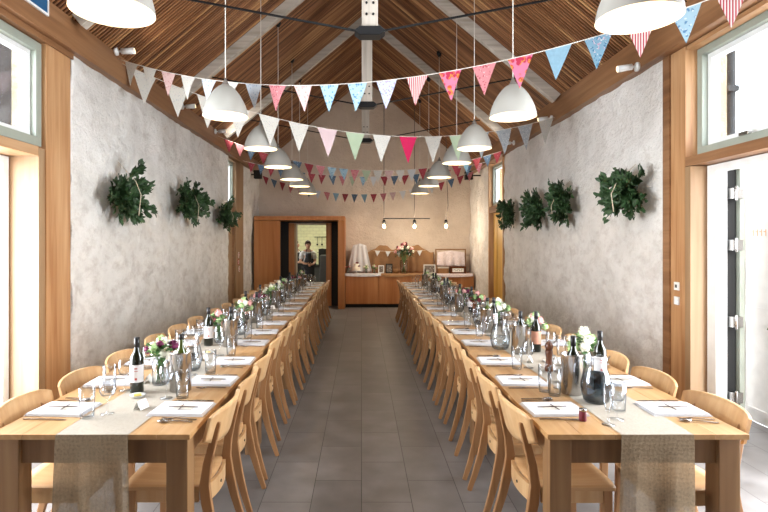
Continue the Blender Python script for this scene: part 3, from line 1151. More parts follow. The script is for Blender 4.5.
for i, (px, py, wpx, hpx, lab) in enumerate(((129, 195, 54, 60, 'big evergreen bunch on left wall nearest the window, tied with beige ribbon'),
                                             (190, 206, 42, 46, 'bushy middle evergreen bunch on the left wall, tied with beige ribbon'),
                                             (226, 216, 24, 34, 'small evergreen bunch on the left wall nearest the far window'),
                                             (624, 194, 50, 52, 'large evergreen bunch on the right wall nearest the camera'),
                                             (561, 206, 27, 44, 'tall evergreen bunch on right wall, right one of close pair'),
                                             (536, 210, 30, 38, 'wide dark evergreen bunch on right wall, left of the pair'),
                                             (509, 214, 17, 30, 'small evergreen bunch beside the far yellow door on right wall'))):
    X = XL + 0.03 if px < 361 else XR - 0.03
    Y = on_wall(px, X + (0.13 if px < 361 else -0.13))
    z = 1.65 + (241.5 - py) * Y / 530
    hz = hpx / 2 * Y / 530
    # horizontal extent on a side wall: dpx = 530*X/Y^2*dY
    hy = max(0.16, (wpx / 2 - 3) * Y * Y / (530 * abs(X)) * 0.85)
    wreath(X, 1 if px < 361 else -1, Y, z, hy, hz * 0.92, 10 + i, lab, int(650 + hy * hz * 3600), i != 5)

# ------------------------------------------------------------------ tables
TZ = 0.77
T0, TL, TW = 2.415, 1.815, 0.92
NT_ = 5


def make_table():
    t = empty('dining_table', label='x', cat='table')
    # origin at floor, middle of the front edge
    m = MB()
    for k in range(6):
        a = -TW / 2 + k * TW / 6
        m.box(a + 0.0006, a + TW / 6 - 0.0006, 0, TL - 0.004, TZ - 0.024, TZ)
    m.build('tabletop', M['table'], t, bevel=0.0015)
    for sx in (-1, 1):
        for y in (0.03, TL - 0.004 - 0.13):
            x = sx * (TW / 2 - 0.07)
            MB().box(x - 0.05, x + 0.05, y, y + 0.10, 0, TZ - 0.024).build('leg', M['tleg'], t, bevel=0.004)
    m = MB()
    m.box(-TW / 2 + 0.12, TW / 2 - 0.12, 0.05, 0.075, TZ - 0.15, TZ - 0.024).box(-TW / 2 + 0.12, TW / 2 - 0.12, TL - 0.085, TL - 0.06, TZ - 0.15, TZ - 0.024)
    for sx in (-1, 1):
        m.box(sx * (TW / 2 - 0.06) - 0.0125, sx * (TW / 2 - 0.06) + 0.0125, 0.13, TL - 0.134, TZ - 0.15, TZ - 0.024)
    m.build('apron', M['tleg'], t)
    return t


tabP = make_table()
TABX = {-1: -1.242, 1: 1.309}
JOG = [0, 0.025, 0.0, 0.03, 0.01]
for sd in (-1, 1):
    for k in range(NT_):
        put(tabP, USED, (TABX[sd] + JOG[k] * sd * 0.8, T0 + TL * k, 0), 0,
            'oak dining table in the %s row, %s from the camera' % ('left' if sd < 0 else 'right', ORD[k]), 'oak dining tables')

# runners: lie along each row and hang over the front end
for sd in (-1, 1):
    cx = -1.215 if sd < 0 else 1.335
    hw = 0.165
    t = empty('table_runner', (cx, T0, TZ), 0, 'hessian runner along the %s row of tables, hanging over the near end' % ('left' if sd < 0 else 'right'), 'table runner', 'hessian table runners')
    m = MB()
    ny = 90
    L = TL * NT_ - 0.05
    g = []
    for i in range(ny + 1):
        y = -0.006 + (L + 0.006) * (i / ny)
        off = 0.012 * math.sin(y * 2.3 + sd)
        g.append([m.bm.verts.new((off + hw * u * (1 + 0.02 * math.sin(y * 5)), y, 0.0022 + 0.0006 * math.sin(y * 30 + u * 3))) for u in (-1, -0.5, 0, 0.5, 1)])
    for a, b in zip(g, g[1:]):
        for k in range(4):
            m.bm.faces.new((a[k], a[k + 1], b[k + 1], b[k])).smooth = True
    m.build('laid_length', M['hess'], t)
    m = MB()
    g = []
    nz = 26
    for i in range(nz + 1):
        v = i / nz
        z = 0.0022 - v * 0.44
        row = []
        for j in range(13):
            u = j / 6 - 1
            fl = 1 + 0.07 * v
            yy = -0.008 - 0.004 * min(1, v * 10) + 0.010 * v * math.sin(u * 6 + sd * 2) + 0.004 * math.sin(u * 13)* v
            row.append(m.bm.verts.new((0.012 * math.sin(sd) + hw * u * fl, yy, z)))
        g.append(row)
    for a, b in zip(g, g[1:]):
        for k in range(12):
            m.bm.faces.new((a[k], a[k + 1], b[k + 1], b[k])).smooth = True
    m.build('hanging_end', M['hess_shaded'], t)

# ------------------------------------------------------------------ chairs


def make_chair():
    t = empty('dining_chair', label='x', cat='chair')
    # sitter faces +Y, back at y=0, floor z=0
    sw = 0.43
    # seat: shaped plywood with rounded corners and slight dish
    m = MB()
    nx, ny = 10, 9
    top, bot = [], []
    for i in range(nx + 1):
        r1, r2 = [], []
        for j in range(ny + 1):
            u = i / nx * 2 - 1
            v = j / ny
            wd = sw / 2 * (0.90 + 0.10 * v)
            x = u * wd
            y = 0.03 + v * 0.41
            # round the rear edge forward at the corners
            y += 0.025 * (u * u) * (1 - v) - 0.02 * abs(u) ** 3 * v
            z = 0.455 - 0.012 * (1 - u * u) * math.sin(PI * v)
            r1.append(m.bm.verts.new((x, y, z)))
            r2.append(m.bm.verts.new((x, y, z - 0.016)))
        top.append(r1)
        bot.append(r2)
    for i in range(nx):
        for j in range(ny):
            m.bm.faces.new((top[i][j], top[i + 1][j], top[i + 1][j + 1], top[i][j + 1])).smooth = True
            m.bm.faces.new((bot[i][j], bot[i][j + 1], bot[i + 1][j + 1], bot[i + 1][j])).smooth = True
    for i in range(nx):
        m.bm.faces.new((top[i][0], bot[i][0], bot[i + 1][0], top[i + 1][0]))
        m.bm.faces.new((top[i + 1][ny], bot[i + 1][ny], bot[i][ny], top[i][ny]))
    for j in range(ny):
        m.bm.faces.new((top[0][j + 1], bot[0][j + 1], bot[0][j], top[0][j]))
        m.bm.faces.new((top[nx][j], bot[nx][j], bot[nx][j + 1], top[nx][j + 1]))
    m.build('seat', M['chair_h'], t)
    # rails
    m = MB()
    pts = [(x, 0.015 + 0.9 * x * x, 0.40) for x in [(-0.17 + 0.034 * k) for k in range(11)]]
    m.sweep(pts, (0.018, 0.085), side=(0, 1, 0))
    rr = m.build('rear_rail', M['chair'], t, bevel=0.002)
    MB().tube([(0, 0.0075, 0.40), (0, 0.003, 0.40)], 0.008, 10).build('maker_mark', M['black'], rr)
    MB().bar((-0.17, 0.385, 0.405), (0.17, 0.385, 0.405), 0.02, 0.06).build('front_rail', M['chair'], t, bevel=0.002)
    for sg in (-1, 1):
        MB().bar((sg * 0.178, 0.06, 0.405), (sg * 0.19, 0.37, 0.405), 0.018, 0.06).build('side_rail', M['chair'], t, bevel=0.002)
        # front leg
        MB().sweep([(sg * 0.19, 0.385, 0.437), (sg * 0.198, 0.39, 0.2), (sg * 0.205, 0.40, 0.0)], [(0.03, 0.045), (0.028, 0.036), (0.026, 0.028)], side=(1, 0, 0)).build('leg', M['chair_e'], t, bevel=0.004)
        # rear leg with the post carried up behind the back panel
        P = [(0.205, -0.085, 0.0), (0.200, -0.045, 0.12), (0.193, -0.008, 0.25), (0.186, 0.020, 0.38), (0.182, 0.030, 0.46), (0.178, 0.018, 0.56), (0.174, -0.006, 0.66), (0.171, -0.028, 0.745), (0.170, -0.034, 0.765)]
        Wd = [(0.026, 0.028), (0.027, 0.036), (0.028, 0.044), (0.029, 0.052), (0.029, 0.05), (0.028, 0.042), (0.027, 0.036), (0.026, 0.032), (0.022, 0.022)]
        MB().sweep([(sg * x, y, z) for x, y, z in P], Wd, side=(1, 0, 0)).build('leg', M['chair_e'], t, bevel=0.005)
    # curved back panel
    m = MB()
    nx, nz = 18, 7
    fr, bk = [], []
    for i in range(nx + 1):
        u = i / nx * 2 - 1
        x = u * 0.245
        ycur = 0.045 * u * u
        ztop = 0.835 - 0.016 * u * u - 0.012 * abs(u) ** 10
        zbot = 0.640 + 0.045 * u * u + 0.008 * abs(u) ** 10
        a, b = [], []
        for j in range(nz + 1):
            v = j / nz
            z = zbot + (ztop - zbot) * v
            yb = -0.022 - (z - 0.64) * 0.26 + ycur
            a.append(m.bm.verts.new((x, yb + 0.014, z)))
            b.append(m.bm.verts.new((x, yb, z)))
        fr.append(a)
        bk.append(b)
    for i in range(nx):
        for j in range(nz):
            m.bm.faces.new((fr[i][j], fr[i + 1][j], fr[i + 1][j + 1], fr[i][j + 1])).smooth = True
            m.bm.faces.new((bk[i][j], bk[i][j + 1], bk[i + 1][j + 1], bk[i + 1][j])).smooth = True
        m.bm.faces.new((fr[i][nz], fr[i + 1][nz], bk[i + 1][nz], bk[i][nz]))
        m.bm.faces.new((fr[i][0], bk[i][0], bk[i + 1][0], fr[i + 1][0]))
    for j in range(nz):
        m.bm.faces.new((fr[0][j], fr[0][j + 1], bk[0][j + 1], bk[0][j]))
        m.bm.faces.new((fr[nx][j], bk[nx][j], bk[nx][j + 1], fr[nx][j + 1]))
    m.build('backrest', M['chair'], t)
    return t


chairP = make_chair()
SET_Y = [T0 + TL * k + o for k in range(NT_) for o in (0.35, 0.907, 1.464)]
for sd in (-1, 1):
    for inner in (1, 0):
        for i, y in enumerate(SET_Y):
            # inner = aisle side
            ex = TABX[sd] + (-sd if inner else sd) * TW / 2 + JOG[i // 3] * sd * 0.8      # table edge
            out = (-sd if inner else sd)          # direction away from the table
            x = ex + out * (0.042 + R.uniform(-0.006, 0.012))
            face = -out                            # sitter faces this x direction
            rz = -PI / 2 if face > 0 else PI / 2
            put(chairP, USED, (x, y + R.uniform(-0.015, 0.015), 0), rz + R.uniform(-0.05, 0.05),
                'light beech chair on the %s side of the %s table row, %s from the camera' % ('aisle' if inner else 'wall', 'left' if sd < 0 else 'right', ORD[i]),
                'beech chairs along the tables')

# ------------------------------------------------------------------ tableware prototypes
ZT = TZ + 0.0008


def make_napkin():
    t = empty('napkin', label='x', cat='napkin')
    m = MB()
    for k in range(3):
        e = 0.004 * k
        m.box(-0.108 + e, 0.108 - e * 0.5, -0.145 + e, 0.145 - e, 0.0045 * k, 0.0045 * k + 0.004)
    m.build('folded_cloth', M['linen'], t, bevel=0.002)
    g = MB().box(-0.035, 0.035, -0.06, 0.045, 0.0138, 0.0148).build('name_tag', M['tag'], t)
    m = MB().tube([(-0.045, 0.0, 0.0175), (0.05, 0.01, 0.0185)], 0.0022, 5).tube([(0.0, -0.085, 0.0175), (-0.004, 0.07, 0.019)], 0.0022, 5)
    m.build('twig', M['twig'], t)
    return t


def make_knife():
    m = MB()
    m.sweep([(0, -0.11, 0.004), (0, -0.02, 0.004), (0, 0.0, 0.003), (0.001, 0.08, 0.0025), (0.002, 0.11, 0.002)], [(0.010, 0.006), (0.013, 0.007), (0.010, 0.004), (0.017, 0.0018), (0.004, 0.0012)], side=(1, 0, 0))
    o = m.build('table_knife', M['steel'], bevel=0.0008)
    return tagit(o, 'x', 'knife')


def make_fork():
    m = MB()
    m.sweep([(0, -0.09, 0.003), (0, -0.03, 0.006), (0, 0.02, 0.008), (0, 0.035, 0.005)], [(0.013, 0.003), (0.009, 0.004), (0.007, 0.004), (0.022, 0.003)], side=(1, 0, 0))
    for k in range(4):
        x = -0.0095 + k * 0.0063
        m.sweep([(x, 0.034, 0.005), (x, 0.06, 0.003), (x * 0.95, 0.085, 0.008)], [(0.0035, 0.0025), (0.0032, 0.002), (0.0018, 0.0015)], side=(1, 0, 0))
    o = m.build('table_fork', M['steel'])
    return tagit(o, 'x', 'fork')


def make_spoon():
    m = MB()
    m.sweep([(0, -0.09, 0.003), (0, -0.02, 0.006), (0, 0.03, 0.006)], [(0.012, 0.003), (0.008, 0.004), (0.006, 0.004)], side=(1, 0, 0))
    m.blob((0, 0.055, 0.007), 0.028, 0, 0, 2, (0.62, 1, 0.22))
    return tagit(m.build('spoon', M['steel']), 'x', 'spoon')


def glassware(name, outer, wall, stem_z=None, n=20, cat='glass', mat='glass'):
    """outer: profile up the outside; inner surface offset by wall"""
    pr = list(outer)
    inn = [(max(r - wall, 0), z) for r, z in outer if z >= (stem_z if stem_z is not None else outer[0][1] + 0.006)]
    inn = inn[::-1]
    inn.append((0, inn[-1][1] + 0.0))
    return tagit(MB().lathe([(0, pr[0][1])] + pr + inn, n=n).build(name, M[mat]), 'x', cat)


wine = glassware('wine_glass', [(0.034, 0), (0.034, 0.002), (0.006, 0.006), (0.004, 0.02), (0.004, 0.075), (0.010, 0.083), (0.030, 0.098), (0.040, 0.122), (0.0405, 0.145), (0.034, 0.18), (0.0335, 0.182)], 0.0016, 0.085)
tumb = glassware('tumbler', [(0.031, 0), (0.033, 0.01), (0.036, 0.08), (0.038, 0.155)], 0.002)
flute = glassware('champagne_flute', [(0.03, 0), (0.03, 0.002), (0.005, 0.006), (0.004, 0.06), (0.012, 0.075), (0.022, 0.11), (0.025, 0.15), (0.022, 0.20)], 0.0015, 0.075)


def make_card():
    m = MB()
    for sg in (-1, 1):
        m._q([(-0.036, 0.022 * sg, 0), (0.036, 0.022 * sg, 0), (0.036, 0.0, 0.045), (-0.036, 0.0, 0.045)], [(0, 1, 2, 3)])
        m._q([(-0.036, 0.0215 * sg, 0), (0.036, 0.0215 * sg, 0), (0.036, 0.0, 0.0443), (-0.036, 0.0, 0.0443)], [(3, 2, 1, 0)])
    t = m.build('place_card', M['paper'])
    return tagit(t, 'x', 'place card')


def make_bottle(kind):
    t = empty('wine_bottle', label='x', cat='bottle')
    MB().lathe([(0, 0.004), (0.03, 0), (0.0375, 0.004), (0.038, 0.19), (0.034, 0.215), (0.018, 0.24), (0.0145, 0.26), (0.0145, 0.315), (0.0, 0.317)], n=24).build('body', M['bottle' if kind != 1 else 'greenbottle'], t)
    MB().lathe([(0.0150, 0.262 if kind != 1 else 0.29), (0.0158, 0.262 if kind != 1 else 0.29), (0.0158, 0.319), (0, 0.3195)], n=20).build('capsule', M['foil'], t)
    m = MB()
    n = 20
    a0, a1 = -PI * 0.93, -PI * 0.07      # label turned towards the room front (-Y)
    for k in range(n):
        t0, t1 = a0 + (a1 - a0) * k / n, a0 + (a1 - a0) * (k + 1) / n
        r = 0.0386
        m._q([(r * math.cos(t0), r * math.sin(t0), 0.065), (r * math.cos(t1), r * math.sin(t1), 0.065), (r * math.cos(t1), r * math.sin(t1), 0.165), (r * math.cos(t0), r * math.sin(t0), 0.165)], [(0, 1, 2, 3)], True)
    lb = m.build('label', M[['label', 'labelb', 'labelo'][kind]], t)
    if kind == 0:
        m = MB()
        for zc, w_, h_ in ((0.085, 0.012, 0.012), (0.145, 0.016, 0.006), (0.13, 0.02, 0.003)):
            m.box(-w_ / 2, w_ / 2, -0.0396, -0.0385, zc - h_ / 2, zc + h_ / 2)
        m.build('label_print', M['red'], lb)
    return t


bot = [make_bottle(k) for k in range(3)]


def make_cooler():
    t = empty('wine_cooler', label='x', cat='wine cooler')
    MB().lathe([(0, 0), (0.058, 0), (0.061, 0.003), (0.061, 0.222), (0.063, 0.228), (0.0605, 0.23), (0.056, 0.225), (0.055, 0.01), (0, 0.009)], n=36).build('steel_cylinder', M['brushed'], t)
    return t


coolP = make_cooler()


def make_pitcher(dark):
    t = empty('glass_pitcher', label='x', cat='pitcher')
    out = [(0.055, 0), (0.066, 0.012), (0.078, 0.06), (0.080, 0.10), (0.068, 0.155), (0.054, 0.195), (0.056, 0.225), (0.064, 0.25)]
    inn = [(r - 0.003, z) for r, z in out if z > 0.005][::-1]
    m = MB().lathe([(0, 0)] + out + inn + [(0, 0.012)], n=32)
    # pull a spout
    for v in m.bm.verts:
        if v.co.z > 0.2 and v.co.x > 0.03:
            k = (v.co.z - 0.2) / 0.05
            if abs(v.co.y) < 0.03:
                v.co.x += 0.018 * k * (1 - abs(v.co.y) / 0.03)
    m.build('glass_body', M['glass'], t)
    hp = [(-0.056, 0, 0.22), (-0.09, 0, 0.232), (-0.118, 0, 0.20), (-0.122, 0, 0.15), (-0.105, 0, 0.10), (-0.077, 0, 0.075)]
    MB().tube(hp, 0.008, 10).build('handle', M['glass'], t)
    lv = 0.15 if dark else 0.12
    wp = [(r - 0.0045, z) for r, z in out if 0.01 < z <= lv + 0.01]
    MB().lathe([(0, 0.013)] + wp + [(0, wp[-1][1])], n=28).build('water', M['water_refracting' if dark else 'water'], t)
    return t


pitD = make_pitcher(True)
pitC = make_pitcher(False)


def make_mill():
    t = empty('pepper_mill', label='x', cat='pepper mill')
    MB().lathe([(0, 0), (0.028, 0), (0.029, 0.02), (0.022, 0.05), (0.020, 0.09), (0.026, 0.125), (0.024, 0.14), (0, 0.141)], n=24).build('base', M['pepper'], t)
    MB().lathe([(0, 0.1415), (0.020, 0.142), (0.027, 0.155), (0.028, 0.172), (0.020, 0.19), (0.010, 0.198), (0.006, 0.20), (0.006, 0.208), (0, 0.21)], n=24).build('head', M['pepper'], t)
    return t


millP = make_mill()


def make_flowers(kind):
    """kind: which blooms"""
    rr = random.Random(kind * 11 + 3)
    sets = [['greenp', 'purple', 'whitep'], ['pinkp', 'redp', 'greenp'], ['greenp', 'whitep', 'pinkp'], ['whitep', 'whitep', 'greenp'], ['redp', 'purple', 'pinkp']]
    t = empty('flower_jar', label='x', cat='flowers')
    MB().lathe([(0, 0), (0.034, 0), (0.038, 0.006), (0.038, 0.10), (0.03, 0.118), (0.03, 0.132), (0.028, 0.132), (0.028, 0.118), (0.036, 0.10), (0.036, 0.008), (0, 0.007)], n=20).build('jar', M['glass'], t)
    m = MB()
    lf = MB()
    heads = []
    for k in range(9):
        a = 2 * PI * k / 9 + rr.uniform(-0.3, 0.3)
        q = rr.uniform(0.02, 0.085) if k else 0
        h = rr.uniform(0.17, 0.23) - q * 0.4
        tip = Vector((math.cos(a) * q, math.sin(a) * q, h))
        m.tube([(math.cos(a + 2) * 0.02, math.sin(a + 2) * 0.02, 0.012), (math.cos(a) * 0.012, math.sin(a) * 0.012, 0.12), tip], 0.0022, 5)
        heads.append(tip)
    m.build('stems', M['leaf2'], t)
    for k in range(70):
        a = rr.uniform(0, 2 * PI)
        q = rr.uniform(0.005, 0.08)
        z = rr.uniform(0.125, 0.20)
        lf.leafq((math.cos(a) * q * 0.6, math.sin(a) * q * 0.6, z), (math.cos(a), math.sin(a), rr.uniform(-0.4, 0.9)), (0, 0, 1), rr.uniform(0.03, 0.06), rr.uniform(0.016, 0.028))
    for k in range(26):
        a = rr.uniform(0, 2 * PI)
        q = rr.uniform(0.0, 0.022)
        z = rr.uniform(0.03, 0.11)
        lf.leafq((math.cos(a) * q * 0.5, math.sin(a) * q * 0.5, z), (math.cos(a) * 0.3, math.sin(a) * 0.3, rr.uniform(0.4, 0.9)), (math.cos(a), math.sin(a), 0), 0.03, 0.012)
    lf.build('foliage', M['leaf2'], t)
    for k, h in enumerate(heads):
        c = sets[kind][k % 3]
        m = MB()
        r0 = rr.uniform(0.02, 0.034)
        m.blob(h, r0 * 0.8, k + kind * 10, 0.3, 2, freq=3)
        for q in range(26):
            d = Vector((rr.gauss(0, 1), rr.gauss(0, 1), rr.gauss(0.3, 1))).normalized()
            m.leafq(h + d * r0 * 0.55, d + Vector((rr.uniform(-.5, .5), rr.uniform(-.5, .5), rr.uniform(-.5, .5))), (0, 0, 1), r0 * 0.65, r0 * 0.5)
        m.build('bloom', M[c], t)
    return t


flw = [make_flowers(k) for k in range(5)]
FLN = ['glass jar of green, purple and white flowers', 'glass jar of pink and dark red flowers', 'glass jar of green, white and pink flowers', 'glass jar of white and green flowers', 'glass jar of dark red and purple flowers']

napP, knP, fkP, spP, cdP = make_napkin(), make_knife(), make_fork(), make_spoon(), make_card()

# ------------------------------------------------------------------ centre clusters
occ = []          # x, y, radius of what already stands on the tables


def free(x, y, r):
    return all((x - a) ** 2 + (y - b) ** 2 > (r + c) ** 2 for a, b, c in occ)


BOTN = ['dark wine bottle with white label', 'olive green wine bottle', 'dark wine bottle with orange label']
num = {}


def nth(key):
    num[key] = num.get(key, 0) + 1
    return ORD[num[key] - 1]


def place(proto, x, y, r, key, label, group, rz=0, z=ZT + 0.003, force=False):
    if not force and not free(x, y, r):
        return None
    occ.append((x, y, r))
    return put(proto, USED, (x, y, z), rz, label, group)


def cluster(sd, y, first):
    """steel cooler with its bottle, loose bottle, jar of flowers and pitcher around runner"""
    S_ = 'left' if sd < 0 else 'right'
    return S_


CL = {
    -1: dict(cool=[(-1.065, 3.12, 1), (-1.10, 4.44, 0), (-1.14, 5.74, 0), (-1.13, 7.02, 1), (-1.14, 8.25, 0), (-1.13, 9.3, 0), (-1.14, 10.45, 1)],
             bott=[(-1.305, 3.08, 0), (-1.29, 4.47, 0), (-1.30, 5.95, 2), (-1.31, 6.85, 0), (-1.30, 8.5, 0), (-1.30, 9.6, 2)],
             flow=[(-1.235, 3.26, 0), (-1.245, 4.62, 1), (-1.24, 5.57, 2), (-1.24, 6.53, 4), (-1.24, 7.25, 3), (-1.24, 7.95, 3), (-1.25, 8.75, 0), (-1.24, 9.9, 4), (-1.24, 10.9, 2)],
             pitc=[(-1.17, 3.62, 0), (-1.16, 5.0, 0), (-1.16, 6.3, 0), (-1.16, 7.6, 0), (-1.17, 8.95, 0)],
             mill=[(-1.30, 5.25, 0), (-1.3, 8.12, 0)]),
    1: dict(cool=[(1.215, 3.06, 0), (1.24, 4.16, 0), (1.215, 5.14, 1), (1.22, 6.62, 1), (1.23, 7.9, 0), (1.24, 9.2, 0), (1.24, 10.4, 1)],
            bott=[(1.485, 3.30, 0), (1.39, 4.22, 2), (1.315, 5.27, 0), (1.30, 7.0, 0), (1.37, 6.6, 0), (1.33, 8.2, 2), (1.33, 9.5, 0)],
            flow=[(1.47, 3.50, 3), (1.45, 4.42, 2), (1.42, 5.5, 3), (1.40, 6.4, 1), (1.39, 7.2, 4), (1.38, 8.6, 3), (1.38, 9.9, 3), (1.36, 10.9, 3)],
            pitc=[(1.283, 2.90, 1), (1.135, 4.34, 0), (1.26, 5.62, 0), (1.24, 7.42, 0), (1.28, 8.9, 0)],
            mill=[(1.27, 3.59, 0), (1.3, 6.1, 0)]),
}
for sd in (-1, 1):
    S_ = 'left' if sd < 0 else 'right'
    d = CL[sd]
    for i, (x, y, bk) in enumerate(d['cool']):
        place(coolP, x, y, 0.064, 0, 'brushed steel wine cooler holding a bottle on %s table row, %s from the camera' % (S_, ORD[i]), 'steel wine coolers', force=True)
        put(bot[bk if bk else 0], USED, (x + 0.006, y - 0.004, ZT + 0.003 + 0.012), 0.4 + i,
            '%s standing inside the %s steel cooler of the %s row' % (BOTN[bk], ORD[i], S_), 'wine bottles')
    for i, (x, y, bk) in enumerate(d['bott']):
        place(bot[bk], x, y, 0.04, 0, '%s standing free on %s tables, %s from the camera' % (BOTN[bk], S_, ORD[i]), 'wine bottles', rz=0.25 if sd < 0 else -0.2, force=True)
    for i, (x, y, fk) in enumerate(d['flow']):
        o = place(flw[fk], x, y, 0.068, 0, '%s on %s tables, %s from camera' % (FLN[fk], S_, ORD[i]), 'table flowers', rz=i * 1.3, force=True)
        o.scale = (1.15, 1.15, 1.15) if i else (1.3, 1.3, 1.22)
    for i, (x, y, dk) in enumerate(d['pitc']):
        place(pitD if dk else pitC, x, y, 0.085, 0, ('glass pitcher of water with dark refraction tinted in, right front table' if dk else 'clear glass water pitcher on %s table row, %s from the camera' % (S_, ORD[i])),
              'glass pitchers', rz=0.5 if sd < 0 else (0.0 if dk else 0.3), force=True)
    for i, (x, y, _) in enumerate(d['mill']):
        place(millP, x, y, 0.03, 0, 'dark wooden pepper mill on %s tables, %s from the camera' % (S_, ORD[i]), 'pepper mills', force=True)

# small extras on the near tables
for k, (x, y, rz, lab) in enumerate(((-1.262, 2.99, 0.3, 'small white dish of yellow butter beside the first bottle on left table'), (-1.20, 4.15, -0.4, 'small white dish of yellow butter further along the left tables'), (1.36, 3.85, 0.2, 'small white dish of yellow butter on the right tables'))):
    t = empty('butter_dish', (x, y, ZT + 0.003), rz, lab, 'dish', 'butter dishes')
    MB().lathe([(0, 0), (0.03, 0), (0.042, 0.012), (0.044, 0.014), (0.03, 0.006), (0, 0.005)], n=24).build('dish', M['whiteframe'], t)
    MB().box(-0.02, 0.02, -0.012, 0.012, 0.0055, 0.018).build('butter', plain('butter_%d' % k, 'dcc46a', 0.5), t, bevel=0.003)
    occ.append((x, y, 0.046))
t = empty('favour_jar', (1.085, 2.60, ZT + 0.001), 0.2, 'tiny jar of red preserve with metal lid beside front right napkin', 'jar')
MB().lathe([(0, 0), (0.017, 0), (0.018, 0.004), (0.018, 0.042), (0.014, 0.048), (0, 0.048)], n=18).build('contents', M['redp'], t)
MB().lathe([(0.0162, 0.048), (0.0185, 0.0485), (0.0185, 0.058), (0, 0.059)], n=18).build('lid', M['steel'], t)
occ.append((1.085, 2.60, 0.02))
# hand placed glasses at the near ends
for proto, x, y, r, lab in ((tumb, -1.367, 2.64, 0.04, 'tall clear tumbler at near end of left table beside runner'),
                            (wine, -1.294, 2.70, 0.042, 'stemmed wine glass at the near end of left table'),
                            (flute, 1.183, 2.54, 0.032, 'slim champagne flute at near end of right table'),
                            (wine, 1.262, 2.62, 0.042, 'stemmed wine glass at the near end of right table'),
                            (tumb, 1.103, 3.03, 0.036, 'tumbler left of the first steel cooler on right table'),
                            (tumb, 1.33, 2.74, 0.04, 'tumbler behind the wine glass at near end of right table')):
    place(proto, x, y, r, 0, lab, 'drinking glasses', force=True, z=ZT)

for sd in (-1, 1):
    S_ = 'left' if sd < 0 else 'right'
    for inner in (1, 0):
        W_ = 'aisle' if inner else 'wall'
        out = (-sd if inner else sd)
        rz = -PI / 2 if -out > 0 else PI / 2
        for i, y in enumerate(SET_Y):
            ex = TABX[sd] + out * TW / 2 + JOG[i // 3] * sd * 0.8
            M3 = Matrix.Translation((ex, y, ZT)) @ Matrix.Rotation(rz, 4, 'Z')

            def L(x, yy, z=0):
                return tuple(M3 @ Vector((x, yy, z)))
            where = '%s %s-side seat of %s tables' % (ORD[i], W_, S_)
            put(napP, USED, L(0, 0.153), rz + R.uniform(-0.06, 0.06), 'white napkin with twig tag, ' + where, 'napkins')
            put(knP, USED, L(0.15, 0.14), rz + R.uniform(-0.05, 0.05), 'steel knife right of napkin, ' + where, 'table knives')
            put(fkP, USED, L(-0.15, 0.12), rz + R.uniform(-0.08, 0.08), 'steel fork left of napkin, ' + where, 'table forks')
            if i % 2 == 0:
                put(spP, USED, L(-0.185, 0.13), rz + R.uniform(-0.3, 0.1), 'steel spoon beside the fork, ' + where, 'spoons')
            # wine glass, tumbler and place card where there is room
            for proto, cands, r, lab, grp, z in () if (i == 0 and not (inner and sd < 0)) else (
                    (wine, [(0.20, 0.31), (0.16, 0.33), (0.10, 0.35), (0.24, 0.30)], 0.041, 'stemmed wine glass, ', 'wine glasses', 0.003),
                    (tumb, [(0.215, 0.225), (0.23, 0.22), (0.21, 0.2)], 0.039, 'clear water tumbler, ', 'tumblers', 0.0),
                    (cdP, [(0.02, 0.375), (-0.06, 0.375), (-0.12, 0.37), (0.10, 0.38)], 0.03, 'folded white place card, ', 'place cards', 0.003)):
                for cx_, cy_ in cands:
                    p = L(cx_, cy_)
                    if free(p[0], p[1], r):
                        occ.append((p[0], p[1], r))
                        put(proto, USED, (p[0], p[1], ZT + z), rz + (R.uniform(-0.5, 0.5) if proto is cdP else 0), lab + where, grp)
                        break

# ------------------------------------------------------------------ kitchen door surround (timber lobby) and kitchen
LX0, LX1, LY0, LZ = -2.63, -0.41, 12.95, 2.27
m = MB()
m.box(LX0, -1.99, LY0, LY0 + 0.05, 0, LZ - 0.11)
struct(m.build('door_5', M['ply'], bevel=0.004))
m = MB()
m.box(LX0, LX1, LY0 - 0.02, YB, LZ - 0.1, LZ).box(-0.574, LX1, LY0 - 0.02, YB - 0.01, 0, LZ - 0.105).box(LX0, LX0 + 0.04, LY0 + 0.055, YB - 0.01, 0, LZ - 0.105)
struct(m.build('trim_17', M['ply'], bevel=0.004))
m = MB()
m.box(-2.58, -1.86, 13.6, 13.63, 0, LZ - 0.11).box(-0.77, -0.58, 13.6, 13.63, 0, LZ - 0.11).box(-1.86, -0.77, 13.6, 13.63, 2.13, LZ - 0.11)
struct(m.build('wall_lobby', M['black']))
m = MB()
m.box(-1.86, -1.72, 13.55, YB, 0, 2.12).box(-0.905, -0.77, 13.55, YB, 0, 2.12)
struct(m.build('trim_18', M['ply'], bevel=0.004))

# kitchen fittings
t = empty('kitchen_worktop', (-1.3, 17.1, 0), 0, 'dark kitchen worktop unit against the tiled kitchen wall', 'worktop')
MB().box(-1.6, 1.2, -0.3, 0.38, 0, 0.86).build('cabinet', M['applegrey'], t, bevel=0.004)
MB().box(-1.62, 1.22, -0.33, 0.38, 0.86, 0.90).build('worktop', M['black'], t, bevel=0.004)
t = empty('fridge', (-0.95, 15.6, 0), 0, 'dark grey waist high appliance beside the person in kitchen', 'appliance')
MB().box(-0.26, 0.3, -0.3, 0.3, 0.04, 1.25).build('body', M['applegrey'], t, bevel=0.01)
MB().box(-0.25, 0.29, -0.325, -0.3, 0.08, 1.22).build('door', M['applegrey'], t, bevel=0.006)
MB().tube([(0.2, -0.345, 0.7), (0.2, -0.345, 1.1)], 0.01).box(0.19, 0.21, -0.34, -0.32, 0.7, 0.72).box(0.19, 0.21, -0.34, -0.32, 1.08, 1.1).build('handle', M['steel'], t)
MB().box(-0.24, 0.28, -0.28, 0.28, 0, 0.04).build('foot', M['black'], t)
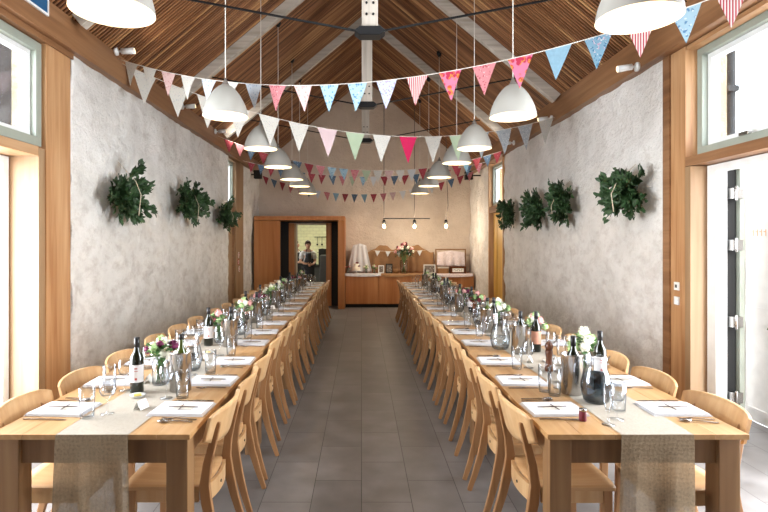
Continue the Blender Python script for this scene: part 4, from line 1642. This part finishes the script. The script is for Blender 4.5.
for k, (x, h, c) in enumerate(((-1.95, 0.42, 'black'), (-1.58, 0.30, 'iron'), (-1.25, 0.5, 'black'), (-0.85, 0.36, 'applegrey'))):
    t = empty('stock_pot', (x, 16.95, 0.90), 0, '%s stock pot on kitchen worktop, %s from left' % (['black tall', 'black low', 'tallest black', 'grey'][k], ORD[k]), 'pot')
    MB().lathe([(0, 0), (0.12, 0), (0.125, 0.01), (0.125, h), (0.13, h + 0.01), (0, h + 0.03)], n=24).build('pan', M[c], t)
    MB().tube([(-0.12, 0, h * 0.8), (-0.16, 0, h * 0.8), (-0.16, 0.05, h * 0.8), (-0.12, 0.05, h * 0.8)], 0.008).tube([(0.12, 0, h * 0.8), (0.16, 0, h * 0.8), (0.16, 0.05, h * 0.8), (0.12, 0.05, h * 0.8)], 0.008).build('handle', M['steel'], t)
t = empty('utensil_rail', (-1.2, 17.44, 2.05), 0, 'wall rail with hanging ladles on the tiled kitchen wall', 'utensil rail')
MB().tube([(-0.35, 0, -0.25), (0.35, 0, -0.25)], 0.01).build('rail', M['iron'], t)
for x in (-0.25, -0.1, 0.08, 0.2):
    MB().tube([(x, -0.015, -0.24), (x, -0.015, -0.48)], 0.006).blob((x, -0.02, -0.5), 0.035, sub=1, amp=0).build('ladle', M['iron'], t)

# ------------------------------------------------------------------ person in the kitchen


def skin_fig(name, verts, edges, radii, mat, parent=None, root=0, sub=2):
    me = bpy.data.meshes.new(name)
    me.from_pydata([Vector(v) for v in verts], edges, [])
    o = bpy.data.objects.new(name, me)
    C.objects.link(o)
    if parent:
        o.parent = parent
    me.materials.append(mat)
    sk = o.modifiers.new('skin', 'SKIN')
    sk.use_smooth_shade = True
    while len(me.skin_vertices) == 0:
        me.attributes.new('skin', 'SKIN', 'POINT')
        break
    for i, r in enumerate(radii):
        sv = me.skin_vertices[0].data[i]
        sv.radius = r if isinstance(r, tuple) else (r, r)
        sv.use_root = (i == root)
    ss = o.modifiers.new('sub', 'SUBSURF')
    ss.levels = ss.render_levels = sub
    return o


def person(loc, rz, label, hair):
    t = empty('person', loc, rz, label, 'person')
    # faces -Y (towards the hall), forearms brought together in front
    V = [(0, 0, 0.92), (0, 0, 1.06), (0, 0.01, 1.22), (0, 0.01, 1.34), (0, 0, 1.41), (0, -0.01, 1.46), (0, -0.02, 1.53), (0, -0.02, 1.60),
         (0.10, 0.01, 1.35), (0.175, 0.01, 1.32), (0.215, 0.02, 1.07), (0.12, -0.20, 1.00), (0.04, -0.24, 0.99),
         (-0.10, 0.01, 1.35), (-0.175, 0.01, 1.32), (-0.215, 0.02, 1.07), (-0.12, -0.20, 1.02), (-0.04, -0.24, 1.02),
         (0.09, 0, 0.86), (0.10, 0, 0.48), (0.10, 0.02, 0.09), (0.10, -0.10, 0.035),
         (-0.09, 0, 0.86), (-0.10, 0, 0.48), (-0.10, 0.02, 0.09), (-0.10, -0.10, 0.035)]
    E = [(0, 1), (1, 2), (2, 3), (3, 4), (4, 5), (5, 6), (6, 7), (3, 8), (8, 9), (9, 10), (10, 11), (11, 12), (3, 13), (13, 14), (14, 15), (15, 16), (16, 17),
         (0, 18), (18, 19), (19, 20), (20, 21), (0, 22), (22, 23), (23, 24), (24, 25)]
    Rr = [(0.14, 0.10), (0.12, 0.09), (0.14, 0.10), (0.12, 0.08), 0.055, 0.052, (0.075, 0.088), (0.068, 0.08),
          0.07, 0.058, 0.042, 0.03, 0.026, 0.07, 0.058, 0.042, 0.03, 0.026,
          0.09, 0.06, 0.042, (0.04, 0.03), 0.09, 0.06, 0.042, (0.04, 0.03)]
    skin_fig('body', V, E, Rr, M['skin'], t)
    # shirt with short sleeves
    V2 = [(0, 0, 0.95), (0, 0, 1.08), (0, 0.01, 1.22), (0, 0.01, 1.34), (0, 0.01, 1.40), (0.10, 0.01, 1.35), (0.18, 0.01, 1.32), (0.21, 0.02, 1.12), (-0.10, 0.01, 1.35), (-0.18, 0.01, 1.32), (-0.21, 0.02, 1.12)]
    E2 = [(0, 1), (1, 2), (2, 3), (3, 4), (3, 5), (5, 6), (6, 7), (3, 8), (8, 9), (9, 10)]
    skin_fig('shirt', V2, E2, [(0.155, 0.115), (0.14, 0.105), (0.155, 0.115), (0.135, 0.095), 0.07, 0.085, 0.075, 0.066, 0.085, 0.075, 0.066], M['shirt'], t)
    V3 = [(0, 0, 0.95), (0.09, 0, 0.86), (0.10, 0, 0.48), (0.10, 0.02, 0.11), (-0.09, 0, 0.86), (-0.10, 0, 0.48), (-0.10, 0.02, 0.11)]
    skin_fig('trousers', V3, [(0, 1), (1, 2), (2, 3), (0, 4), (4, 5), (5, 6)], [(0.155, 0.115), 0.105, 0.078, 0.062, 0.105, 0.078, 0.062], M['black'], t)
    m = MB()
    g = []
    for i in range(13):
        v = i / 12
        z = 1.32 - v * 0.80
        hw = 0.085 + 0.09 * min(1, max(0, (v - 0.15) * 3))
        row = []
        for j in range(9):
            u = j / 4 - 1
            row.append(m.bm.verts.new((hw * u, -0.145 + 0.05 * u * u - 0.01 * v, z)))
        g.append(row)
    for a, b in zip(g, g[1:]):
        for k in range(8):
            m.bm.faces.new((a[k], a[k + 1], b[k + 1], b[k])).smooth = True
    m.tube([(0.07, -0.13, 1.32), (0.05, -0.06, 1.42), (0, 0.06, 1.44), (-0.05, -0.06, 1.42), (-0.07, -0.13, 1.32)], 0.008, 6)
    a_ = m.build('apron', M['apron'], t)
    sol = a_.modifiers.new('thick', 'SOLIDIFY')
    sol.thickness = 0.004
    # hair cap and bun
    m = MB()
    m.blob((0, 0.012, 1.585), 0.1, 1, 0.06, 3, (0.9, 1.0, 1.02))
    for v in list(m.bm.verts):
        if v.co.y < -0.03 and v.co.z < 1.615:
            v.co.y = max(v.co.y, -0.03)
    m.blob((0, 0.11, 1.62), 0.042, 2, 0.1, 2)
    m.build('hair', M[hair], t)
    # features of the face
    m = MB()
    m.sweep([(0, -0.098, 1.575), (0, -0.122, 1.535), (0, -0.10, 1.525)], [(0.012, 0.01), (0.024, 0.02), (0.02, 0.01)], side=(1, 0, 0))
    m.build('nose', M['skin'], t)
    for sg in (-1, 1):
        MB().blob((sg * 0.03, -0.098, 1.568), 0.011, 0, 0, 2, (1, 0.6, 0.6)).build('eye', M['black'], t)
        MB().blob((sg * 0.083, -0.01, 1.55), 0.022, 0, 0, 2, (0.4, 0.7, 1.1)).build('ear', M['skin'], t)
    MB().blob((0, -0.100, 1.495), 0.018, 0, 0, 2, (1.3, 0.4, 0.3)).build('mouth', M['red'], t)
    # fingers
    for sg in (-1, 1):
        for k in range(4):
            b = Vector((sg * 0.03, -0.245 - 0.004 * k, 1.015 - 0.018 * k + (0.01 if sg < 0 else -0.01)))
            MB().tube([b, b + Vector((-sg * 0.03, -0.012, -0.006)), b + Vector((-sg * 0.048, 0.004, -0.014))], [0.009, 0.008, 0.006], 8).build('finger', M['skin'], t)
        b = Vector((sg * 0.045, -0.235, 1.03))
        MB().tube([b, b + Vector((-sg * 0.015, -0.03, 0.02)), b + Vector((-sg * 0.03, -0.04, 0.022))], [0.011, 0.009, 0.007], 8).build('thumb', M['skin'], t)
    return t


person((-1.55, 15.35, 0), 0.25, 'person in white shirt and dark apron standing in the kitchen doorway', 'hair')
p2 = person((-1.98, 16.0, 0), 1.2, 'person in white shirt half hidden behind the kitchen door jamb', 'hair')

# ------------------------------------------------------------------ serving counter and what stands on it
CX0, CX1, CY, CZ = -0.40, 2.80, 13.2, 0.84
t = empty('serving_counter', (0, CY, 0), 0, 'long orange plywood serving counter against the back wall', 'counter')
MB().box(CX0, CX1, 0.02, 0.66, 0.09, CZ - 0.03).build('carcass', M['ply'], t, bevel=0.002)
MB().box(CX0, CX1, 0.08, 0.62, 0, 0.09).build('plinth', M['black'], t)
MB().box(CX0 - 0.01, CX1, 0.0, 0.67, CZ - 0.03, CZ).build('counter_top', M['ply'], t, bevel=0.003)
for a, b in ((CX0, 0.42), (0.43, 1.22), (1.23, 2.01), (2.02, CX1)):
    MB().box(a + 0.005, b - 0.002, 0.0, 0.02, 0.10, CZ - 0.035).build('panel', M['ply'], t, bevel=0.002)


def drape(name, mat, x0, x1, drop, label, wav, y0=CY, depth=0.3):
    m = MB()
    n = 40
    g = []
    for i in range(n + 1):
        x = x0 + (x1 - x0) * i / n
        dr = drop * (0.75 + 0.35 * math.sin(wav * i / n * PI))
        fold = 0.008 * math.sin(i * 1.3) * 1
        g.append([m.bm.verts.new(q) for q in ((x, y0 + depth, CZ + 0.004), (x, y0 + 0.01, CZ + 0.005), (x, y0 - 0.012, CZ + 0.002), (x + fold * 0.3, y0 - 0.018 + fold, CZ - dr * 0.5), (x, y0 - 0.02 + fold, CZ - dr))])
    for a, b in zip(g, g[1:]):
        for k in range(4):
            m.bm.faces.new((a[k], b[k], b[k + 1], a[k + 1])).smooth = True
    o = m.build(name, M[mat])
    return tagit(o, label, 'cloth')


drape('counter_cloth', 'linen', CX0 - 0.03, 0.50, 0.06, 'white cloth over the left end of the back counter', 1)
drape('counter_cloth', 'burlap', 0.48, 1.85, 0.07, 'brown hessian cloth over the middle of back counter', 2)
drape('counter_cloth', 'lace', 1.83, 2.78, 0.07, 'white lace cloth over the right end of back counter', 1)

# burlap hung in humps behind the counter
m = MB()
n = 70
g = []
for i in range(n + 1):
    u = i / n
    x = -0.28 + u * 2.15
    top = 1.38 + 0.24 * max(0, math.sin((x - 0.02) * PI / 0.86)) ** 0.8 if x > 0.02 else 1.38
    top = 1.36 + 0.20 * max(math.exp(-((x - 0.55) / 0.26) ** 2), math.exp(-((x - 1.42) / 0.24) ** 2), 0.8 * math.exp(-((x - 1.0) / 0.16) ** 2)) + 0.012 * math.sin(x * 31)
    row = []
    for j in range(14):
        v = j / 13
        z = CZ + 0.005 + (top - CZ - 0.005) * v
        y = 13.73 + 0.035 * math.sin(x * 27 + 2 * math.sin(x * 5)) * (1.2 - v) + 0.02 * math.sin(x * 6)
        row.append(m.bm.verts.new((x, y, z)))
    g.append(row)
for a, b in zip(g, g[1:]):
    for k in range(13):
        m.bm.faces.new((a[k], b[k], b[k + 1], a[k + 1])).smooth = True
o = m.build('hessian_backdrop', M['burlap'])
sol = o.modifiers.new('thick', 'SOLIDIFY')
sol.thickness = 0.004
tagit(o, 'brown hessian backdrop gathered in humps behind the counter display', 'backdrop')


def hung(name, mat, x0, x1, z0, z1, label, flare, y=13.6):
    m = MB()
    n = 36
    g = []
    for i in range(n + 1):
        u = i / n
        row = []
        for j in range(11):
            v = j / 10
            xx = (x0 + x1) / 2 + (u - 0.5) * (x1 - x0) * (1 + flare * (1 - v))
            row.append(m.bm.verts.new((xx, y + 0.022 * math.sin(u * 22 + v) * (1.2 - v), z0 + (z1 - z0 - 0.05 * abs(u - 0.5) * 2 * (flare > 0)) * v)))
        g.append(row)
    for a, b in zip(g, g[1:]):
        for k in range(10):
            m.bm.faces.new((a[k], b[k], b[k + 1], a[k + 1])).smooth = True
    o = m.build(name, M[mat])
    sol = o.modifiers.new('thick', 'SOLIDIFY')
    sol.thickness = 0.003
    return tagit(o, label, 'cloth')


hung('draped_cloth', 'linen', -0.22, 0.12, CZ + 0.01, 1.60, 'white cloth draped upright behind the cake', 0.9)
hung('lace_cloth', 'lace', 1.95, 2.64, 1.02, 1.42, 'pale lace cloth hung at the right end of counter', 0.05)
# a frame holds the lace cloth
m = MB().box(1.90, 1.93, 13.64, 13.67, CZ, 1.43).box(2.66, 2.69, 13.64, 13.67, CZ, 1.43).box(1.90, 2.69, 13.64, 13.67, 1.43, 1.46)
tagit(m.build('clothes_rail', M['tleg']), 'wooden frame carrying the lace cloth on counter', 'frame')
bunting('tiny white bunting pinned across the hessian backdrop', (0.30, 13.635, 1.42), (1.80, 13.635, 1.45), 0.04, 0.13, 0.14, 0.27, [14], offset=0.05)

Z0 = CZ + 0.006
t = empty('cake', (-0.13, 13.38, Z0), 0, 'white iced cake with dark berries on a stand', 'cake')
MB().lathe([(0, 0), (0.06, 0), (0.06, 0.008), (0.015, 0.02), (0.015, 0.06), (0.12, 0.07), (0.12, 0.078), (0, 0.078)], n=28).build('cake_stand', M['whiteframe'], t)
MB().lathe([(0, 0.079), (0.095, 0.079), (0.098, 0.085), (0.098, 0.17), (0.065, 0.175), (0.065, 0.24), (0.06, 0.246), (0, 0.247)], n=28).build('icing', M['cake'], t)
m = MB()
for k in range(14):
    a = R.uniform(0, 2 * PI)
    q = R.uniform(0, 0.05)
    m.blob((q * math.cos(a) + 0.01, q * math.sin(a), 0.255 + R.uniform(0, 0.02)), 0.016, k, 0.1, 1)
for k in range(5):
    m.blob((0.05 + 0.01 * k, -0.075, 0.185 + 0.006 * (k % 2)), 0.015, k, 0.1, 1)
m.build('berries', M['redp'], t)

# bouquet vase
t = empty('bouquet_vase', (1.07, 13.36, Z0), 0, 'tall glass vase with a large pink, white and dark red bouquet', 'vase')
MB().lathe([(0, 0), (0.085, 0), (0.09, 0.01), (0.09, 0.34), (0.087, 0.34), (0.087, 0.012), (0, 0.012)], n=28).build('vase', M['glass'], t)
m, lf = MB(), MB()
rr = random.Random(5)
hd = []
for k in range(22):
    a = rr.uniform(0, 2 * PI)
    q = rr.uniform(0.03, 0.24)
    h = 0.78 - q * 0.9 + rr.uniform(-0.1, 0.04)
    tip = Vector((q * math.cos(a), q * math.sin(a) * 0.7, h))
    m.tube([(-0.05 * math.cos(a), -0.05 * math.sin(a), 0.02), (0.03 * math.cos(a), 0.03 * math.sin(a), 0.33), tip], 0.004, 5)
    hd.append(tip)
    for s_ in range(7):
        lf.leafq(tip * 0.85 + Vector((rr.uniform(-.03, .03), rr.uniform(-.03, .03), -0.02 * s_ + 0.05)), (rr.uniform(-1, 1), rr.uniform(-1, 1), rr.uniform(-0.2, 1)), (0, 0, 1), rr.uniform(0.06, 0.11), 0.035)
m.build('stems', M['leaf2'], t)
lf.build('foliage', M['leaf'], t)
for k, h in enumerate(hd):
    r0 = rr.uniform(0.032, 0.052)
    b = MB().blob(h, r0 * 0.8, k, 0.3, 2, freq=3)
    for q in range(20):
        d = Vector((rr.gauss(0, 1), rr.gauss(0, 1), rr.gauss(0, 1))).normalized()
        b.leafq(h + d * r0 * 0.5, d, (0, 0, 1), r0 * 0.7, r0 * 0.6)
    b.build('bloom', M[['pinkp', 'redp', 'whitep', 'whitep', 'pinkp'][k % 5]], t)

for i, (x, y, fk, lab) in enumerate(((-0.34, 13.40, 4, 'small dark jar of flowers at far left of the counter'), (0.12, 13.42, 3, 'jar of white flowers right of the cake'), (0.32, 13.36, 2, 'jar of mixed flowers beside the framed photographs'))):
    put(flw[fk], USED, (x, y, Z0), i, lab, 'counter flowers', (0.85, 0.85, 0.9))


def frame(x, y, w_, h_, label, matf, rz=0):
    t = empty('picture_frame', (x, y, Z0), rz, label, 'picture frame')
    m = MB()
    b = 0.022
    m.box(-w_ / 2, w_ / 2, 0, 0.02, 0, b).box(-w_ / 2, w_ / 2, 0, 0.02, h_ - b, h_).box(-w_ / 2, -w_ / 2 + b, 0, 0.02, b, h_ - b).box(w_ / 2 - b, w_ / 2, 0, 0.02, b, h_ - b)
    m.build('frame', M[matf], t, bevel=0.003)
    MB().box(-w_ / 2 + b, w_ / 2 - b, 0.008, 0.014, b, h_ - b).build('picture', M['photo'], t)
    MB().bar((0, 0.02, h_ * 0.6), (0, 0.09, 0.003), 0.03, 0.005).build('stand', M[matf], t)
    return t


frame(0.50, 13.42, 0.15, 0.2, 'small white picture frame right of the flower jars', 'whiteframe', 0.1)
frame(0.70, 13.42, 0.17, 0.24, 'dark picture frame with pale photo left of the vase', 'black', -0.1)
frame(1.72, 13.40, 0.3, 0.22, 'wide white picture frame right of the tall bouquet', 'whiteframe', -0.05)
t = empty('wicker_basket', (0.87, 13.42, Z0), 0, 'small round wicker basket beside the tall vase', 'basket')
MB().lathe([(0, 0), (0.065, 0), (0.08, 0.05), (0.085, 0.11), (0.08, 0.112), (0.075, 0.05), (0.06, 0.008), (0, 0.008)], n=24).build('bowl', M['wicker'], t)
MB().tube([(-0.08, 0, 0.1), (-0.075, 0, 0.18), (-0.04, 0, 0.23), (0.04, 0, 0.23), (0.075, 0, 0.18), (0.08, 0, 0.1)], 0.006, 6).build('handle', M['wicker'], t)
t = empty('card_box', (2.06, 13.40, Z0), 0, 'brown cardboard box under the lace cloth', 'box')
MB().box(-0.13, 0.13, -0.09, 0.09, 0, 0.13).build('body', M['wicker'], t, bevel=0.004)
MB().box(-0.135, 0.135, -0.095, 0.095, 0.13, 0.16).build('lid', M['tag'], t, bevel=0.004)
t = empty('suitcase_box', (2.42, 13.38, Z0), 0, 'dark open wooden box with a white lettered banner at front', 'box')
m = MB().box(-0.2, 0.2, -0.1, -0.085, 0, 0.18).box(-0.2, 0.2, 0.085, 0.1, 0, 0.18).box(-0.2, -0.185, -0.085, 0.085, 0, 0.18).box(0.185, 0.2, -0.085, 0.085, 0, 0.18).box(-0.185, 0.185, -0.085, 0.085, 0, 0.012)
m.build('box', M['pepper'], t)
sg_ = MB().box(-0.14, 0.14, -0.106, -0.1, 0.04, 0.13).build('banner', M['paper'], t)
m = MB()
for k in range(5):
    x = -0.11 + k * 0.048
    m.box(x, x + 0.008, -0.1075, -0.106, 0.06, 0.11).box(x + 0.008, x + 0.028, -0.1075, -0.106, 0.098 - 0.02 * (k % 2), 0.106 - 0.02 * (k % 2))
m.build('lettering', M['black'], sg_)

# bulbs on a pipe over the counter
t = empty('pipe_light', (0, 12.9, 0), 0, 'thin pipe hung over the back counter with two filament bulbs', 'hanging light')
zp = 1.65 + (241.5 - 218.5) * 12.9 / 530
xa = [(p - 361.5) * 12.9 / 530 for p in (384, 414.5, 430)]
MB().tube([(xa[0] - 0.02, 0, zp), (xa[2], 0, zp)], 0.012, 8).build('pipe', M['iron'], t)


def pendant_bulb(parent, x, ztop, zb, cordmat='greycord', kink=0):
    pts = [(x, 0, zb + 0.10), (x + kink, 0, zb + 0.45), (x + kink * 0.4, 0, zb + 1.1), (x, 0, ztop)]
    MB().tube(pts, 0.008, 6).build('cord', M[cordmat], parent)
    MB().lathe([(0, 0.10), (0.03, 0.10), (0.04, 0.06), (0.04, 0.0), (0.03, -0.01), (0, -0.01)], (x, 0, zb), 14).build('lamp_holder', M['iron'], parent)
    MB().blob((x, 0, zb - 0.06), 0.045, 0, 0, 2, (0.85, 0.85, 1.2)).build('bulb', M['bulb2'], parent)
    l = bpy.data.lights.new('bulb_glow', 'POINT')
    l.energy = 14
    l.color = (1, 0.82, 0.6)
    l.shadow_soft_size = 0.05
    g = bpy.data.objects.new('bulb_glow', l)
    g.location = (x, -0.12, zb - 0.08)
    g.parent = parent
    C.objects.link(g)


pendant_bulb(t, xa[0], roofz(xa[0]), zp - 0.13)
pendant_bulb(t, xa[1], roofz(xa[1]), zp - 0.13)
t = empty('bulb_pendant', (0, 12.9, 0), 0, 'single filament bulb on a kinked cord over the counter, right of pipe', 'hanging light')
pendant_bulb(t, (446 - 361.5) * 12.9 / 530, roofz((446 - 361.5) * 12.9 / 530), zp - 0.13, kink=0.05)

# unused prototypes must not linger
for p in [lampP, spotP, tabP, chairP, napP, knP, fkP, spP, cdP, wine, tumb, flute, coolP, pitD, pitC, millP] + bot + flw:
    if not USED.get(p.name):
        for ch in list(p.children_recursive):
            bpy.data.objects.remove(ch)
        bpy.data.objects.remove(p)
